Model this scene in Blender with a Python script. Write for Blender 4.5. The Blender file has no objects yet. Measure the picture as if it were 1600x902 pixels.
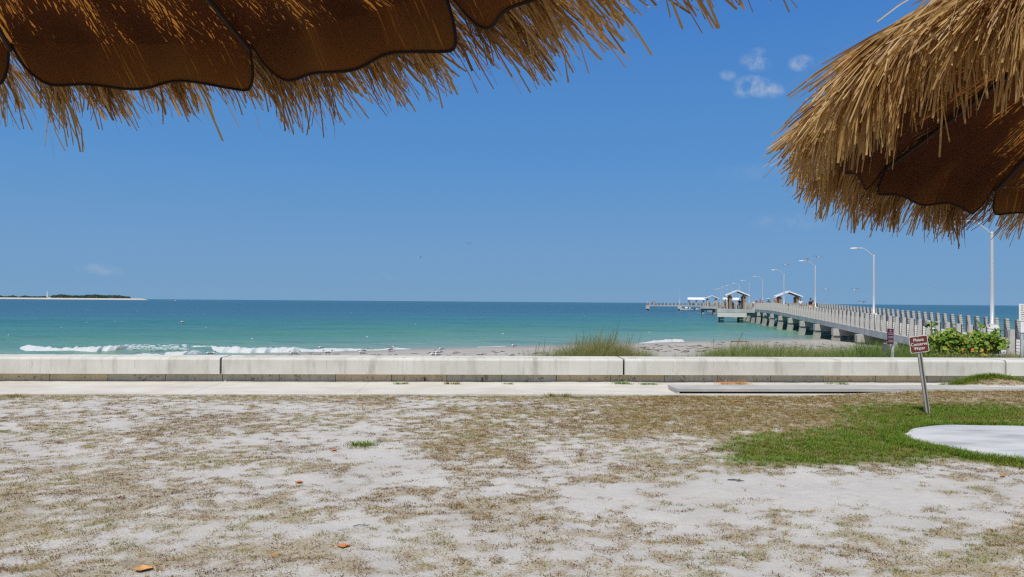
import bpy, math, random
import numpy as np
from mathutils import Vector, Matrix

# ------------------------------------------------------------------ camera, world, sun, exposure
SC = bpy.context.scene
COL = SC.collection
EYE = 1.75                      # eye height over the lawn
FPX = 1200.0                    # focal length in pixels of a 1600 px wide picture
PITCH = math.atan((471.7 - 451) / FPX)
ROLL = 0.00733
fw = Vector((0, math.cos(PITCH), math.sin(PITCH)))
rt0 = Vector((1, 0, 0)); up0 = rt0.cross(fw)
rt = math.cos(ROLL) * rt0 + math.sin(ROLL) * up0
up = -math.sin(ROLL) * rt0 + math.cos(ROLL) * up0
cam_data = bpy.data.cameras.new('camera')
cam_data.sensor_width = 36.0; cam_data.lens = 27.0
cam_data.clip_start = 0.05; cam_data.clip_end = 60000
cam = bpy.data.objects.new('camera', cam_data); COL.objects.link(cam)
cam.matrix_world = Matrix(((rt.x, up.x, -fw.x, 0), (rt.y, up.y, -fw.y, 0), (rt.z, up.z, -fw.z, EYE), (0, 0, 0, 1)))
SC.camera = cam

SUN = Vector((-0.25, -0.47, 0.85)).normalized()
SUN_EL = math.asin(SUN.z); SUN_ROT = math.atan2(SUN.x, SUN.y)
world = bpy.data.worlds.new('World'); SC.world = world; world.use_nodes = True
wn, wl = world.node_tree.nodes, world.node_tree.links
wn.clear()
sky = wn.new('ShaderNodeTexSky'); sky.sky_type = 'NISHITA'; sky.sun_disc = False
sky.sun_elevation = SUN_EL; sky.sun_rotation = SUN_ROT
sky.altitude = 0; sky.air_density = 1.0; sky.dust_density = 0.25; sky.ozone_density = 3.0
hsv = wn.new('ShaderNodeHueSaturation'); hsv.inputs['Saturation'].default_value = 1.12
gam = wn.new('ShaderNodeGamma'); gam.inputs['Gamma'].default_value = 0.92
bg = wn.new('ShaderNodeBackground'); bg.inputs['Strength'].default_value = 0.10
wout = wn.new('ShaderNodeOutputWorld')
wl.new(sky.outputs[0], hsv.inputs['Color']); wl.new(hsv.outputs[0], gam.inputs['Color'])

def view_dir(px, py):
    v = fw + rt * ((px - 800) / FPX) + up * ((451 - py) / FPX)
    return v.normalized()

# a few small fair-weather clouds: soft noisy patches in the sky at fixed bearings
def build_clouds(color_socket):
    tc = wn.new('ShaderNodeTexCoord')
    noise = wn.new('ShaderNodeTexNoise'); noise.inputs['Scale'].default_value = 74; noise.inputs['Detail'].default_value = 8
    noise.inputs['Roughness'].default_value = 0.6
    wl.new(tc.outputs['Generated'], noise.inputs['Vector'])
    total = None
    #        px    py   half-width half-height strength, slant
    for (px, py, wx, wy, st, sl) in [(1187, 136, 40, 17, 1.0, .30), (1162, 140, 18, 14, .6, 0), (1180, 98, 26, 14, .62, .3),
                                     (1251, 99, 19, 13, .85, 0), (1137, 118, 15, 9, .5, .2), (1183, 82, 14, 8, .4, 0), (155, 421, 34, 9, .42, .1),
                                     (1230, 348, 60, 16, .22, 0), (1180, 270, 70, 16, .12, 0), (600, 432, 26, 7, .12, 0)]:
        d = view_dir(px, py)
        side = Vector((d.y, -d.x, 0)).normalized(); upv = side.cross(d)
        sd = (side - upv * sl); ud = (upv + side * sl)
        c1 = wn.new('ShaderNodeVectorMath'); c1.operation = 'DOT_PRODUCT'; c1.inputs[1].default_value = sd * (FPX / wx)
        c2 = wn.new('ShaderNodeVectorMath'); c2.operation = 'DOT_PRODUCT'; c2.inputs[1].default_value = ud * (FPX / wy)
        c3 = wn.new('ShaderNodeVectorMath'); c3.operation = 'DOT_PRODUCT'; c3.inputs[1].default_value = d
        for c in (c1, c2, c3): wl.new(tc.outputs['Generated'], c.inputs[0])
        offs = [c.inputs[1].default_value for c in (c1, c2)]
        o1 = d.dot(sd * (FPX / wx)); o2 = d.dot(ud * (FPX / wy))
        def M(op, a, b, v=None):
            m = wn.new('ShaderNodeMath'); m.operation = op
            for i, s in enumerate((a, b)):
                if isinstance(s, (int, float)): m.inputs[i].default_value = s
                elif s is not None: wl.new(s, m.inputs[i])
            return m.outputs[0]
        a = M('SUBTRACT', c1.outputs['Value'], o1); b = M('SUBTRACT', c2.outputs['Value'], o2)
        r2 = M('ADD', M('MULTIPLY', a, a), M('MULTIPLY', b, b))
        fall = M('SUBTRACT', 1.0, r2); fall = M('MAXIMUM', fall, 0.0)
        nz = M('SUBTRACT', noise.outputs['Fac'], 0.37); nz = M('MULTIPLY', nz, 4.2)
        m = M('MULTIPLY', fall, nz); m = M('MAXIMUM', m, 0.0); m = M('MINIMUM', m, 1.0)
        front = M('GREATER_THAN', c3.outputs['Value'], 0.5); m = M('MULTIPLY', m, front)
        m = M('MULTIPLY', m, st * 0.46)
        total = m if total is None else M('MAXIMUM', total, m)
    mix = wn.new('ShaderNodeMix'); mix.data_type = 'RGBA'
    wl.new(total, mix.inputs['Factor']); wl.new(color_socket, mix.inputs['A']); mix.inputs['B'].default_value = (6.2, 6.4, 6.6, 1)
    return mix.outputs['Result']
# below about 30 degrees the clear maritime sky stays blue right down to the horizon, the same all round
tcs = wn.new('ShaderNodeTexCoord'); sx = wn.new('ShaderNodeSeparateXYZ'); wl.new(tcs.outputs['Generated'], sx.inputs[0])
low = wn.new('ShaderNodeValToRGB'); e = low.color_ramp.elements
while len(e) < 5: e.new(.5)
for k, (p_, c_) in enumerate([(0, (1.92, 3.50, 5.5)), (.06, (1.68, 3.38, 5.8)), (.18, (1.02, 2.84, 6.0)), (.36, (.57, 2.06, 5.6)), (.8, (.55, 1.75, 5.0))]):
    e[k].position = p_; e[k].color = tuple(q / 7 for q in c_) + (1,)
wl.new(sx.outputs['Z'], low.inputs['Fac'])
sc7 = wn.new('ShaderNodeVectorMath'); sc7.operation = 'SCALE'; sc7.inputs['Scale'].default_value = 7.0; wl.new(low.outputs[0], sc7.inputs[0])
mr = wn.new('ShaderNodeMapRange'); mr.inputs['From Min'].default_value = .36; mr.inputs['From Max'].default_value = .85; mr.inputs['To Min'].default_value = 1; mr.inputs['To Max'].default_value = .25; wl.new(sx.outputs['Z'], mr.inputs['Value'])
smix = wn.new('ShaderNodeMix'); smix.data_type = 'RGBA'; wl.new(mr.outputs[0], smix.inputs['Factor']); wl.new(gam.outputs[0], smix.inputs['A']); wl.new(sc7.outputs[0], smix.inputs['B'])
wl.new(build_clouds(smix.outputs['Result']), bg.inputs['Color']); wl.new(bg.outputs[0], wout.inputs['Surface'])

sun_data = bpy.data.lights.new('sun', 'SUN'); sun_data.energy = 4.3; sun_data.angle = math.radians(0.53); sun_data.color = (1.0, 0.945, 0.85)
sun = bpy.data.objects.new('sun', sun_data); COL.objects.link(sun)
sun.rotation_euler = SUN.to_track_quat('Z', 'Y').to_euler(); sun.location = (0, -20, 60)
SC.view_settings.view_transform = 'Standard'; SC.view_settings.look = 'None'
SC.view_settings.exposure = 0.0; SC.view_settings.gamma = 1.0
SC.cycles.max_bounces = 6; SC.cycles.transparent_max_bounces = 8
SC.cycles.use_adaptive_sampling = False; SC.cycles.use_denoising = False; SC.cycles.filter_width = 1.3
SC.cycles.sample_clamp_indirect = 4.0; SC.cycles.caustics_reflective = False; SC.cycles.caustics_refractive = False

random.seed(7); RNG = np.random.default_rng(7)

# ------------------------------------------------------------------ helpers
def at(px, py, depth):
    """world point seen at pixel (px,py) of the photograph at the given forward distance"""
    d = fw + rt * ((px - 800) / FPX) + up * ((451 - py) / FPX)
    return Vector((0, 0, EYE)) + d * (depth / d.y)
def onz(px, py, z):
    d = fw + rt * ((px - 800) / FPX) + up * ((451 - py) / FPX)
    return Vector((0, 0, EYE)) + d * ((z - EYE) / d.z)
def to_px(P):
    d = np.asarray(P, float) - np.array([0, 0, EYE]); z = np.maximum(d @ np.array(fw), .05)
    return 800 + FPX * (d @ np.array(rt)) / z, 451 - FPX * (d @ np.array(up)) / z
def smooth(a, b, x):
    t = np.clip((x - a) / (b - a), 0, 1); return t * t * (3 - 2 * t)
def _hash(i, j, seed):
    h = (i.astype(np.int64) * 374761393 + j.astype(np.int64) * 668265263 + seed * 974634641) & 0xffffffff
    h = ((h ^ (h >> 13)) * 1274126177) & 0xffffffff
    return ((h ^ (h >> 16)) & 0xffff) / 65535.0
def vnoise(x, y, seed=0):
    xi, yi = np.floor(x), np.floor(y); fx, fy = x - xi, y - yi
    fx = fx * fx * (3 - 2 * fx); fy = fy * fy * (3 - 2 * fy)
    a = _hash(xi, yi, seed); b = _hash(xi + 1, yi, seed); c = _hash(xi, yi + 1, seed); d = _hash(xi + 1, yi + 1, seed)
    return (a * (1 - fx) + b * fx) * (1 - fy) + (c * (1 - fx) + d * fx) * fy
def fbm(x, y, seed=0, octv=4):
    s = 0; a = .5; n = 0
    for k in range(octv):
        s = s + a * vnoise(x, y, seed + k); n += a; a *= .5; x = x * 2.03 + 17.1; y = y * 2.03 + 5.3
    return s / n

def tag(o, label=None, cat=None, group=None, kind=None):
    if label: o['label'] = label
    if cat: o['category'] = cat
    if group: o['group'] = group
    if kind: o['kind'] = kind
    return o
def thing(name, label, cat, loc=(0, 0, 0), rz=0, group=None):
    o = bpy.data.objects.new(name, None); COL.objects.link(o); o.empty_display_size = .2
    o.location = loc; o.rotation_euler = (0, 0, rz)
    return tag(o, label, cat, group)
def link_mesh(name, me, m, parent=None):
    if m is not None: me.materials.append(m)
    o = bpy.data.objects.new(name, me); COL.objects.link(o)
    if parent is not None: o.parent = parent
    return o
def np_mesh(name, V, F, m, parent=None, smoothed=False, attrs=None):
    """V (n,3); F (k,s) array or list of arrays with the same s each"""
    me = bpy.data.meshes.new(name)
    Fs = [np.asarray(f) for f in (F if isinstance(F, list) else [F]) if len(f)]
    V = np.asarray(V, np.float32)
    me.vertices.add(len(V)); me.vertices.foreach_set('co', V.ravel())
    idx = np.concatenate([f.ravel() for f in Fs]).astype(np.int32)
    sizes = np.concatenate([np.full(len(f), f.shape[1], np.int32) for f in Fs])
    me.loops.add(len(idx)); me.loops.foreach_set('vertex_index', idx)
    me.polygons.add(len(sizes))
    me.polygons.foreach_set('loop_start', np.concatenate([[0], np.cumsum(sizes)[:-1]]).astype(np.int32))
    me.polygons.foreach_set('use_smooth', np.full(len(sizes), smoothed))
    for k, v in (attrs or {}).items():
        at_ = me.attributes.new(k, 'FLOAT', 'POINT'); at_.data.foreach_set('value', np.asarray(v, np.float32))
    me.update(calc_edges=True)
    return link_mesh(name, me, m, parent)
def grid_faces(nr, nc):
    i = np.arange(nr - 1)[:, None] * nc + np.arange(nc - 1)[None, :]
    i = i.ravel(); return np.stack([i, i + 1, i + nc + 1, i + nc], 1)
class MB:
    """collects simple solids; build() links them as one mesh object"""
    def __init__(s): s.v = []; s.f = []
    def add(s, vs, fs):
        b = len(s.v); s.v += [tuple(v) for v in vs]; s.f += [tuple(b + i for i in f) for f in fs]; return s
    def box(s, x0, x1, y0, y1, z0, z1, bev=0.0, taper=None):
        if bev <= 0:
            vs = [(x0, y0, z0), (x1, y0, z0), (x1, y1, z0), (x0, y1, z0), (x0, y0, z1), (x1, y0, z1), (x1, y1, z1), (x0, y1, z1)]
            return s.add(vs, [(3, 2, 1, 0), (4, 5, 6, 7), (0, 1, 5, 4), (1, 2, 6, 5), (2, 3, 7, 6), (3, 0, 4, 7)])
        b = bev; rings = []
        for (z, i) in ((z0, b), (z0 + b, 0), (z1 - b, 0), (z1, b)):
            rings.append([(x0 + i + (b if i == 0 else 0) * 0, y0 + i, z), (x1 - i, y0 + i, z), (x1 - i, y1 - i, z), (x0 + i, y1 - i, z)])
        vs = [v for r in rings for v in r]; fs = [(3, 2, 1, 0), (12, 13, 14, 15)]
        for r in range(3):
            for k in range(4): fs.append((r * 4 + k, r * 4 + (k + 1) % 4, r * 4 + 4 + (k + 1) % 4, r * 4 + 4 + k))
        return s.add(vs, fs)
    def prism(s, pts, axis, a, b):
        """polygon pts (2d) extruded along axis from a to b"""
        def mk(p, c): return {'x': (c, p[0], p[1]), 'y': (p[0], c, p[1]), 'z': (p[0], p[1], c)}[axis]
        n = len(pts)
        return s.add([mk(p, a) for p in pts] + [mk(p, b) for p in pts],
                     [tuple(range(n))[::-1], tuple(range(n, 2 * n))] + [(i, (i + 1) % n, n + (i + 1) % n, n + i) for i in range(n)])
    def tube(s, path, r, n=8, cap=True):
        path = [Vector(p) for p in path]; rs = r if isinstance(r, (list, tuple)) else [r] * len(path); vs = []; fs = []
        ref = None
        for i, p in enumerate(path):
            t = (path[min(i + 1, len(path) - 1)] - path[max(i - 1, 0)]).normalized()
            if ref is None: ref = Vector((1, 0, 0)) if abs(t.x) < .9 else Vector((0, 1, 0))
            a = (ref - t * ref.dot(t)).normalized(); ref = a; b = t.cross(a)
            for k in range(n):
                c = 2 * math.pi * k / n; vs.append(p + (a * math.cos(c) + b * math.sin(c)) * rs[i])
        for i in range(len(path) - 1):
            for k in range(n): fs.append((i * n + k, i * n + (k + 1) % n, (i + 1) * n + (k + 1) % n, (i + 1) * n + k))
        if cap: fs.append(tuple(range(n))[::-1]); fs.append(tuple((len(path) - 1) * n + k for k in range(n)))
        return s.add(vs, fs)
    def lathe(s, prof, n=12, c=(0, 0, 0)):
        vs = []; fs = []
        for (r, z) in prof:
            for k in range(n):
                a = 2 * math.pi * k / n; vs.append((c[0] + r * math.cos(a), c[1] + r * math.sin(a), c[2] + z))
        for i in range(len(prof) - 1):
            for k in range(n): fs.append((i * n + k, i * n + (k + 1) % n, (i + 1) * n + (k + 1) % n, (i + 1) * n + k))
        fs.append(tuple(range(n))[::-1]); fs.append(tuple((len(prof) - 1) * n + k for k in range(n)))
        return s.add(vs, fs)
    def build(s, name, m, parent=None, smoothed=False):
        me = bpy.data.meshes.new(name); me.from_pydata(s.v, [], s.f); me.update()
        if smoothed: me.polygons.foreach_set('use_smooth', [True] * len(me.polygons))
        return link_mesh(name, me, m, parent)
def copy_tree(o, parent=None):
    c = o.copy(); COL.objects.link(c)
    if parent is not None: c.parent = parent
    for ch in list(o.children): copy_tree(ch, c)
    return c

# ------------------------------------------------------------------ materials
def srgb(r, g, b):
    return tuple((c / 255 / 12.92) if c / 255 <= .04045 else ((c / 255 + .055) / 1.055) ** 2.4 for c in (r, g, b)) + (1,)
class NT:
    def __init__(s, name):
        s.m = bpy.data.materials.new(name); s.m.use_nodes = True; s.n = s.m.node_tree.nodes; s.l = s.m.node_tree.links
        s.p = s.n['Principled BSDF']; s.out = s.n['Material Output']
        s.co = s.n.new('ShaderNodeTexCoord')
    def noise(s, scale, detail=4, rough=.55, vec=None, stretch=None):
        n = s.n.new('ShaderNodeTexNoise'); n.inputs['Scale'].default_value = scale; n.inputs['Detail'].default_value = detail; n.inputs['Roughness'].default_value = rough
        v = vec if vec is not None else s.co.outputs['Object']
        if stretch:
            mp = s.n.new('ShaderNodeMapping'); mp.inputs['Scale'].default_value = stretch; s.l.new(v, mp.inputs['Vector']); v = mp.outputs[0]
        s.l.new(v, n.inputs['Vector']); return n.outputs['Fac']
    def ramp(s, fac, stops):
        r = s.n.new('ShaderNodeValToRGB'); e = r.color_ramp.elements
        while len(e) < len(stops): e.new(.5)
        for k, (p, c) in enumerate(stops): e[k].position = p; e[k].color = c if len(c) == 4 else (*c, 1)
        s.l.new(fac, r.inputs['Fac']); return r.outputs['Color']
    def mix(s, fac, a, b, blend='MIX'):
        m = s.n.new('ShaderNodeMix'); m.data_type = 'RGBA'; m.blend_type = blend
        for k, v in (('Factor', fac), ('A', a), ('B', b)):
            if isinstance(v, bpy.types.NodeSocket): s.l.new(v, m.inputs[k])
            elif isinstance(v, (int, float)): m.inputs[k].default_value = v if k == 'Factor' else (v, v, v, 1)
            else: m.inputs[k].default_value = v if len(v) == 4 else (*v, 1)
        return m.outputs['Result']
    def math(s, op, a, b=0.0):
        m = s.n.new('ShaderNodeMath'); m.operation = op
        for i, v in enumerate((a, b)):
            if isinstance(v, bpy.types.NodeSocket): s.l.new(v, m.inputs[i])
            else: m.inputs[i].default_value = v
        return m.outputs[0]
    def attr(s, name):
        a = s.n.new('ShaderNodeAttribute'); a.attribute_name = name; return a.outputs['Fac']
    def bump(s, h, strength=.3, dist=.01, normal=None):
        b = s.n.new('ShaderNodeBump'); b.inputs['Strength'].default_value = strength; b.inputs['Distance'].default_value = dist
        s.l.new(h, b.inputs['Height'])
        if normal is not None: s.l.new(normal, b.inputs['Normal'])
        s.l.new(b.outputs[0], s.p.inputs['Normal']); return b.outputs[0]
    def base(s, c, rough=.7, spec=.3):
        if isinstance(c, bpy.types.NodeSocket): s.l.new(c, s.p.inputs['Base Color'])
        else: s.p.inputs['Base Color'].default_value = c if len(c) == 4 else (*c, 1)
        s.p.inputs['Roughness'].default_value = rough; s.p.inputs['Specular IOR Level'].default_value = spec
        return s
    def translucent(s, col, fac):
        t = s.n.new('ShaderNodeBsdfTranslucent'); mx = s.n.new('ShaderNodeMixShader'); mx.inputs[0].default_value = fac
        if isinstance(col, bpy.types.NodeSocket): s.l.new(col, t.inputs['Color'])
        else: t.inputs['Color'].default_value = col if len(col) == 4 else (*col, 1)
        s.l.new(s.p.outputs[0], mx.inputs[1]); s.l.new(t.outputs[0], mx.inputs[2]); s.l.new(mx.outputs[0], s.out.inputs['Surface'])
        return s
def plain(name, a, b=None, scale=8, rough=.7, spec=.3, bump=0, bdist=.005, metal=0, stretch=None):
    t = NT(name)
    f = t.noise(scale, 5, .6, stretch=stretch)
    b = b or tuple(x * .8 for x in a[:3])
    t.base(t.ramp(f, [(.3, b), (.7, a)]), rough, spec); t.p.inputs['Metallic'].default_value = metal
    if bump: t.bump(t.noise(scale * 4, 4), bump, bdist)
    return t.m

# concrete of the wall cap: pale grey with vertical rain streaks
def cap_material():
    t = NT('wall_cap_concrete')
    f = t.noise(1.2, 5, .6); c = t.ramp(f, [(.3, (.53, .51, .435)), (.7, (.65, .63, .555))])
    st = t.noise(1.0, 4, .7, stretch=(3.2, 1, .55)); sf = t.ramp(st, [(.52, (0, 0, 0)), (.72, (1, 1, 1))])
    st2 = t.noise(1.0, 3, .6, stretch=(11, 1, .8)); sf2 = t.ramp(st2, [(.55, (0, 0, 0)), (.75, (1, 1, 1))])
    c = t.mix(t.math('MULTIPLY', sf, .75), c, (.33, .31, .25)); c = t.mix(t.math('MULTIPLY', sf2, .35), c, (.36, .34, .27))
    sp = t.noise(26, 3, .7); c = t.mix(t.math('MULTIPLY', t.ramp(sp, [(.62, (0, 0, 0)), (.75, (1, 1, 1))]), .25), c, (.28, .27, .22))
    t.base(c, .9, .15); t.bump(t.noise(40, 6, .7), .35, .01); return t.m
def panel_material(name, a, b, stain):
    t = NT(name)
    f = t.noise(2.2, 5, .65); c = t.ramp(f, [(.3, b), (.7, a)])
    st = t.noise(1.0, 5, .7, stretch=(9, 1, 1.3)); c = t.mix(t.math('MULTIPLY', t.ramp(st, [(.5, (0, 0, 0)), (.72, (1, 1, 1))]), .65), c, stain)
    sp = t.noise(5, 6, .75); c = t.mix(t.ramp(sp, [(.57, (0, 0, 0)), (.62, (.85, .85, .85))]), c, (.20, .165, .125))
    t.base(c, .95, .1); t.bump(t.noise(30, 5, .7), .5, .01); return t.m
M = {}
M['cap'] = cap_material()
M['panel_tan'] = panel_material('panel_tan_concrete', (.66, .53, .35), (.52, .42, .28), (.33, .255, .165))
M['panel_grey'] = panel_material('panel_grey_concrete', (.54, .49, .39), (.42, .38, .30), (.27, .235, .18))
M['joint'] = plain('joint_filler', (.07, .06, .05), rough=.95)
M['pier_conc'] = plain('pier_concrete', (.50, .48, .43), (.36, .35, .32), 1.5, .9, .15, .3, .01)
M['pier_edge'] = plain('pier_edge_concrete', (.52, .52, .50), (.33, .34, .33), .9, .9, .15, .3, .01, stretch=(1, 1, .3))
M['deck'] = plain('deck_concrete', (.60, .58, .53), (.50, .48, .44), 1.0, .9, .15)
M['post'] = plain('rail_post_concrete', (.52, .495, .445), (.41, .39, .355), 3, .9, .15)
M['pile'] = plain('pile_concrete', (.42, .41, .37), (.27, .27, .24), 1.2, .9, .15)
M['cable'] = plain('cable_steel', (.20, .20, .21), (.14, .14, .15), 30, .45, .5, metal=.6)
M['strip'] = plain('dark_flat_steel', (.10, .095, .10), (.05, .05, .055), 12, .6, .4)
M['white'] = plain('white_paint', (.80, .80, .78), (.70, .70, .68), 6, .45, .4)
M['galv'] = plain('galvanised_pole', (.62, .62, .61), (.50, .50, .50), 9, .4, .5, metal=.25)
M['roofw'] = plain('white_roof_metal', (.80, .81, .82), (.66, .67, .69), 2, .5, .4)
M['wood'] = plain('weathered_wood', (.36, .26, .17), (.22, .155, .10), 4, .85, .2, stretch=(6, 6, .6))
M['soffit'] = plain('brown_soffit_wood', (.20, .135, .085), (.12, .08, .05), 4, .85, .2)
M['skirt'] = plain('pale_skirt_board', (.66, .66, .62), (.55, .55, .50), 2, .8, .2)
M['sign_brown'] = plain('sign_brown_paint', (.17, .035, .022), (.145, .03, .02), 14, .45, .4)
M['sign_maroon'] = plain('sign_maroon_paint', (.12, .014, .035), (.10, .012, .03), 14, .5, .4)
M['sign_white'] = plain('sign_white_paint', (.78, .77, .72), (.70, .69, .64), 14, .5, .4)
M['print'] = plain('sign_print_grey', (.22, .22, .25), rough=.6)
M['print_pale'] = plain('sign_print_pale', (.55, .42, .46), rough=.6)
M['postmetal'] = plain('sign_post_steel', (.50, .47, .41), (.36, .33, .28), 12, .5, .4, metal=.2, stretch=(4, 4, .5))
M['groove_shade'] = plain('sign_post_groove_shade', (.09, .08, .07), rough=.8)
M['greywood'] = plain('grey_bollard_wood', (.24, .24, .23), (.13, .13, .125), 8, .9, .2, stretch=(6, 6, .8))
M['rust'] = plain('rusty_iron', (.20, .075, .025), (.09, .03, .012), 30, .9, .2)
M['dark'] = plain('black_coating', (.022, .016, .013), (.014, .011, .009), 20, .6, .3)

# ------------------------------------------------------------------ ground, beach, sea
WALL_A = math.atan2(1.17, 22.0)                 # the wall line runs slightly away to the right
ca, sa = math.cos(WALL_A), math.sin(WALL_A)
WALL_Y0 = 16.42                                  # base line depth straight ahead
def wall_xy(u, v):                               # u along the wall, v away from the camera, 0 at the base line
    return (u * ca - v * sa, WALL_Y0 + u * sa + v * ca)
def wall_uv(x, y):
    dx, dy = x, y - WALL_Y0
    return dx * ca + dy * sa, -dx * sa + dy * ca
SEA_Z = -1.5
SHX = np.array([-400, -60, -27, -17.9, -12.7, -7.7, -3.6, 0, 7, 14, 23, 29, 60, 400.])
SHY = np.array([-100, 22, 38.5, 44.6, 47.8, 51.6, 53.9, 55.9, 59.7, 64.6, 69.1, 71.3, 78, 130.])
def shore_d(x, y): return (y - np.interp(x, SHX, SHY)) * .86       # >0 in the water
PAD_C = onz(1644, 690, 0.03); PAD_RX, PAD_RY = 1.72, 1.34
MOUND = onz(1562, 612, 0.0)
def pad_r(x, y):
    ang = np.arctan2((y - PAD_C.y) / PAD_RY, (x - PAD_C.x) / PAD_RX)
    wob = 1 + .035 * np.sin(3 * ang + 1) + .02 * np.sin(7 * ang)
    return np.sqrt(((x - PAD_C.x) / PAD_RX) ** 2 + ((y - PAD_C.y) / PAD_RY) ** 2) / wob
def lawn_z(x, y):
    u, v = wall_uv(x, y)
    z = .035 * (fbm(x * .9, y * .9, 3) - .5) + .035 * (fbm(x * 3.5, y * 3.5, 9) - .5) + .012 * (vnoise(x * 6.5, y * 6.5, 19) - .5)
    z = z * smooth(-1.6, -2.6, v)
    z = z + .10 * smooth(5, 8.5, x) * smooth(-4.5, -2.2, v) * smooth(-1.1, -1.5, v)
    z = z + .26 * np.exp(-(((x - MOUND.x) / .75) ** 2 + ((y - MOUND.y - .25) / .5) ** 2))
    z = z * smooth(.9, 1.25, pad_r(x, y))
    return z
# how much turf, and of which kind, grows where (patches follow worn paths and the watered green corner)
def blob(px, py, cx, cy, rx, ry, p=1.0):
    return np.exp(-(((px - cx) / rx) ** 2 + ((py - cy) / ry) ** 2) ** p)
TUSSOCKS = [(696, 710), (815, 720), (823, 729), (907, 752), (942, 752), (977, 732), (912, 715), (915, 806), (970, 803), (808, 779), (845, 772), (617, 764), (647, 766), (639, 803), (647, 873), (548, 885),
            (1056, 733), (1208, 737), (1354, 729), (1455, 795), (1217, 810), (1489, 832), (1281, 857), (1390, 879), (1577, 853), (1506, 885), (1110, 790), (1075, 845), (1000, 770), (1140, 880), (1180, 835), (1330, 815), (1050, 880)]
def turf(x, y):
    px, py = to_px(np.stack([x, y, np.zeros_like(x)], -1))
    n1 = fbm(x * 1.3, y * 1.7, 21, 5); n2 = fbm(x * 4.2, y * 6.0, 33, 4); n3 = fbm(x * .45, y * .5, 55, 3); n4 = fbm(x * 11, y * 14, 43, 3)
    n2 = .5 + .62 * (n2 - .5) + .62 * (fbm(x * 6.3 + 3 * n1, y * 7.2 + 3 * n3, 91, 3) - .5)
    cover = .625 + .75 * (n1 - .5) + 1.25 * (n2 - .5) + .25 * (n3 - .5) + 1.2 * (n4 - .5)
    u, v = wall_uv(x, y)
    edge = smooth(-3.2, -2.1, v)                                     # thicker along the walk
    cover += .34 * edge
    # the dry straw turf on the right
    dry = np.clip(smooth(930, 1120, px + 80 * (n1 - .5)) * smooth(705, 655, py + 40 * (n2 - .5)) + blob(px, py, 1200, 650, 260, 30), 0, 1)
    cover += .50 * dry
    green = np.clip(blob(px, py, 1225, 706, 115, 21, 1.3) + blob(px, py, 1345, 694, 105, 26, 1.3) + blob(px, py, 1425, 688, 80, 30, 1.3)
                    + blob(px, py, 1530, 649, 150, 12, 1.3) + .45 * blob(px, py, 1400, 645, 110, 14) + .5 * (n2 - .5), 0, 1) * smooth(1060, 1180, px + 150 * (n1 - .5))
    pr = pad_r(x, y)
    green = np.maximum(green, smooth(1.42, 1.12, pr + .25 * (n2 - .5)) * smooth(.94, 1.0, pr))
    cover += .8 * green
    # worn bare sand
    bare = blob(px, py, 1270, 775, 230, 38) * .62 + blob(px, py, 1010, 790, 150, 30) * .35 + blob(px, py, 590, 705, 70, 30) * .5 \
        + blob(px, py, 660, 745, 70, 32) * .55 + blob(px, py, 330, 645, 330, 13) * .18 + blob(px, py, 990, 655, 110, 11) * .42 \
        + blob(px, py, 250, 700, 170, 16) * .3 + blob(px, py, 900, 760, 60, 60) * .25 + blob(px, py, 1060, 690, 90, 22) * .35 \
        + blob(px, py, 440, 680, 120, 20) * .25 + blob(px, py, 1150, 850, 330, 40) * .16 + blob(px, py, 780, 770, 40, 30) * .25
    cover -= .72 * bare * (1 - green)
    cover += .6 * blob(px, py, 1560, 613, 60, 9)
    for (a, b) in TUSSOCKS: cover += .42 * blob(px, py, a + 18 * (n4 - .5), b, 19 + (b - 700) * .09, 5.5 + (b - 700) * .025, 1.2)
    tan = blob(px, py, 735, 720, 110, 60) * .5 + blob(px, py, 860, 660, 200, 26) * .35 + blob(px, py, 720, 800, 140, 30) * .3 + blob(px, py, 330, 690, 140, 40) * .3
    cover += tan * .55
    cover += .16 * smooth(500, 150, px) * smooth(720, 830, py)
    cover = np.where(pr < .985, -1, cover)
    mz = np.exp(-(((x - MOUND.x) / .75) ** 2 + ((y - MOUND.y - .25) / .5) ** 2))
    cover = np.where((v > -2.06) & (mz < .22), -1, np.where(mz > .22, cover + .5, cover)); green = np.where(mz > .22, np.clip(green * .3 + smooth(.0, .5, y - MOUND.y), 0, .8), green)
    return cover, green, np.clip(dry + tan, 0, 1), px, py

def lawn_material():
    t = NT('lawn_sand')
    f = t.noise(.9, 6, .6); c = t.ramp(f, [(.3, (.495, .465, .415)), (.7, (.60, .568, .518))])
    f2 = t.noise(9, 5, .7); c = t.mix(t.math('MULTIPLY', t.ramp(f2, [(.45, (0, 0, 0)), (.75, (1, 1, 1))]), .35), c, (.40, .355, .295))
    lit = t.attr('litter'); n = t.noise(55, 5, .85, stretch=(1, 1.5, 1)); n2 = t.noise(6.5, 4, .65)
    straw = t.ramp(n2, [(.3, (.13, .078, .026)), (.5, (.33, .225, .066)), (.7, (.18, .14, .034))])
    m = t.math('MULTIPLY', t.ramp(t.math('ADD', n, t.math('MULTIPLY', lit, .30)), [(.66, (0, 0, 0)), (.76, (1, 1, 1))]), .62)
    c = t.mix(m, c, straw)
    g = t.attr('green'); c = t.mix(t.math('MULTIPLY', g, .75), c, (.12, .15, .035))
    t.base(c, .95, .1)
    h = t.math('ADD', t.math('MULTIPLY', t.noise(7, 5, .6), 1.2), t.noise(45, 5, .7)); t.bump(h, .75, .022)
    return t.m
def ground_axis(lo, hi, a, b, step):
    mid = np.arange(a, b, step); L = a - np.geomspace(step, a - lo, 22)[::-1]; R = b + np.geomspace(step, hi - b, 22)
    return np.concatenate([L, mid, R])
xs = ground_axis(-400, 400, -11.5, 11.5, .085); ys = np.concatenate([np.linspace(-60, 3.6, 20), np.arange(3.7, 17.2, .085)])
X, Y = np.meshgrid(xs, ys); Y2 = Y + np.where(Y > 3.6, 1, 0) * X * 0
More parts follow.
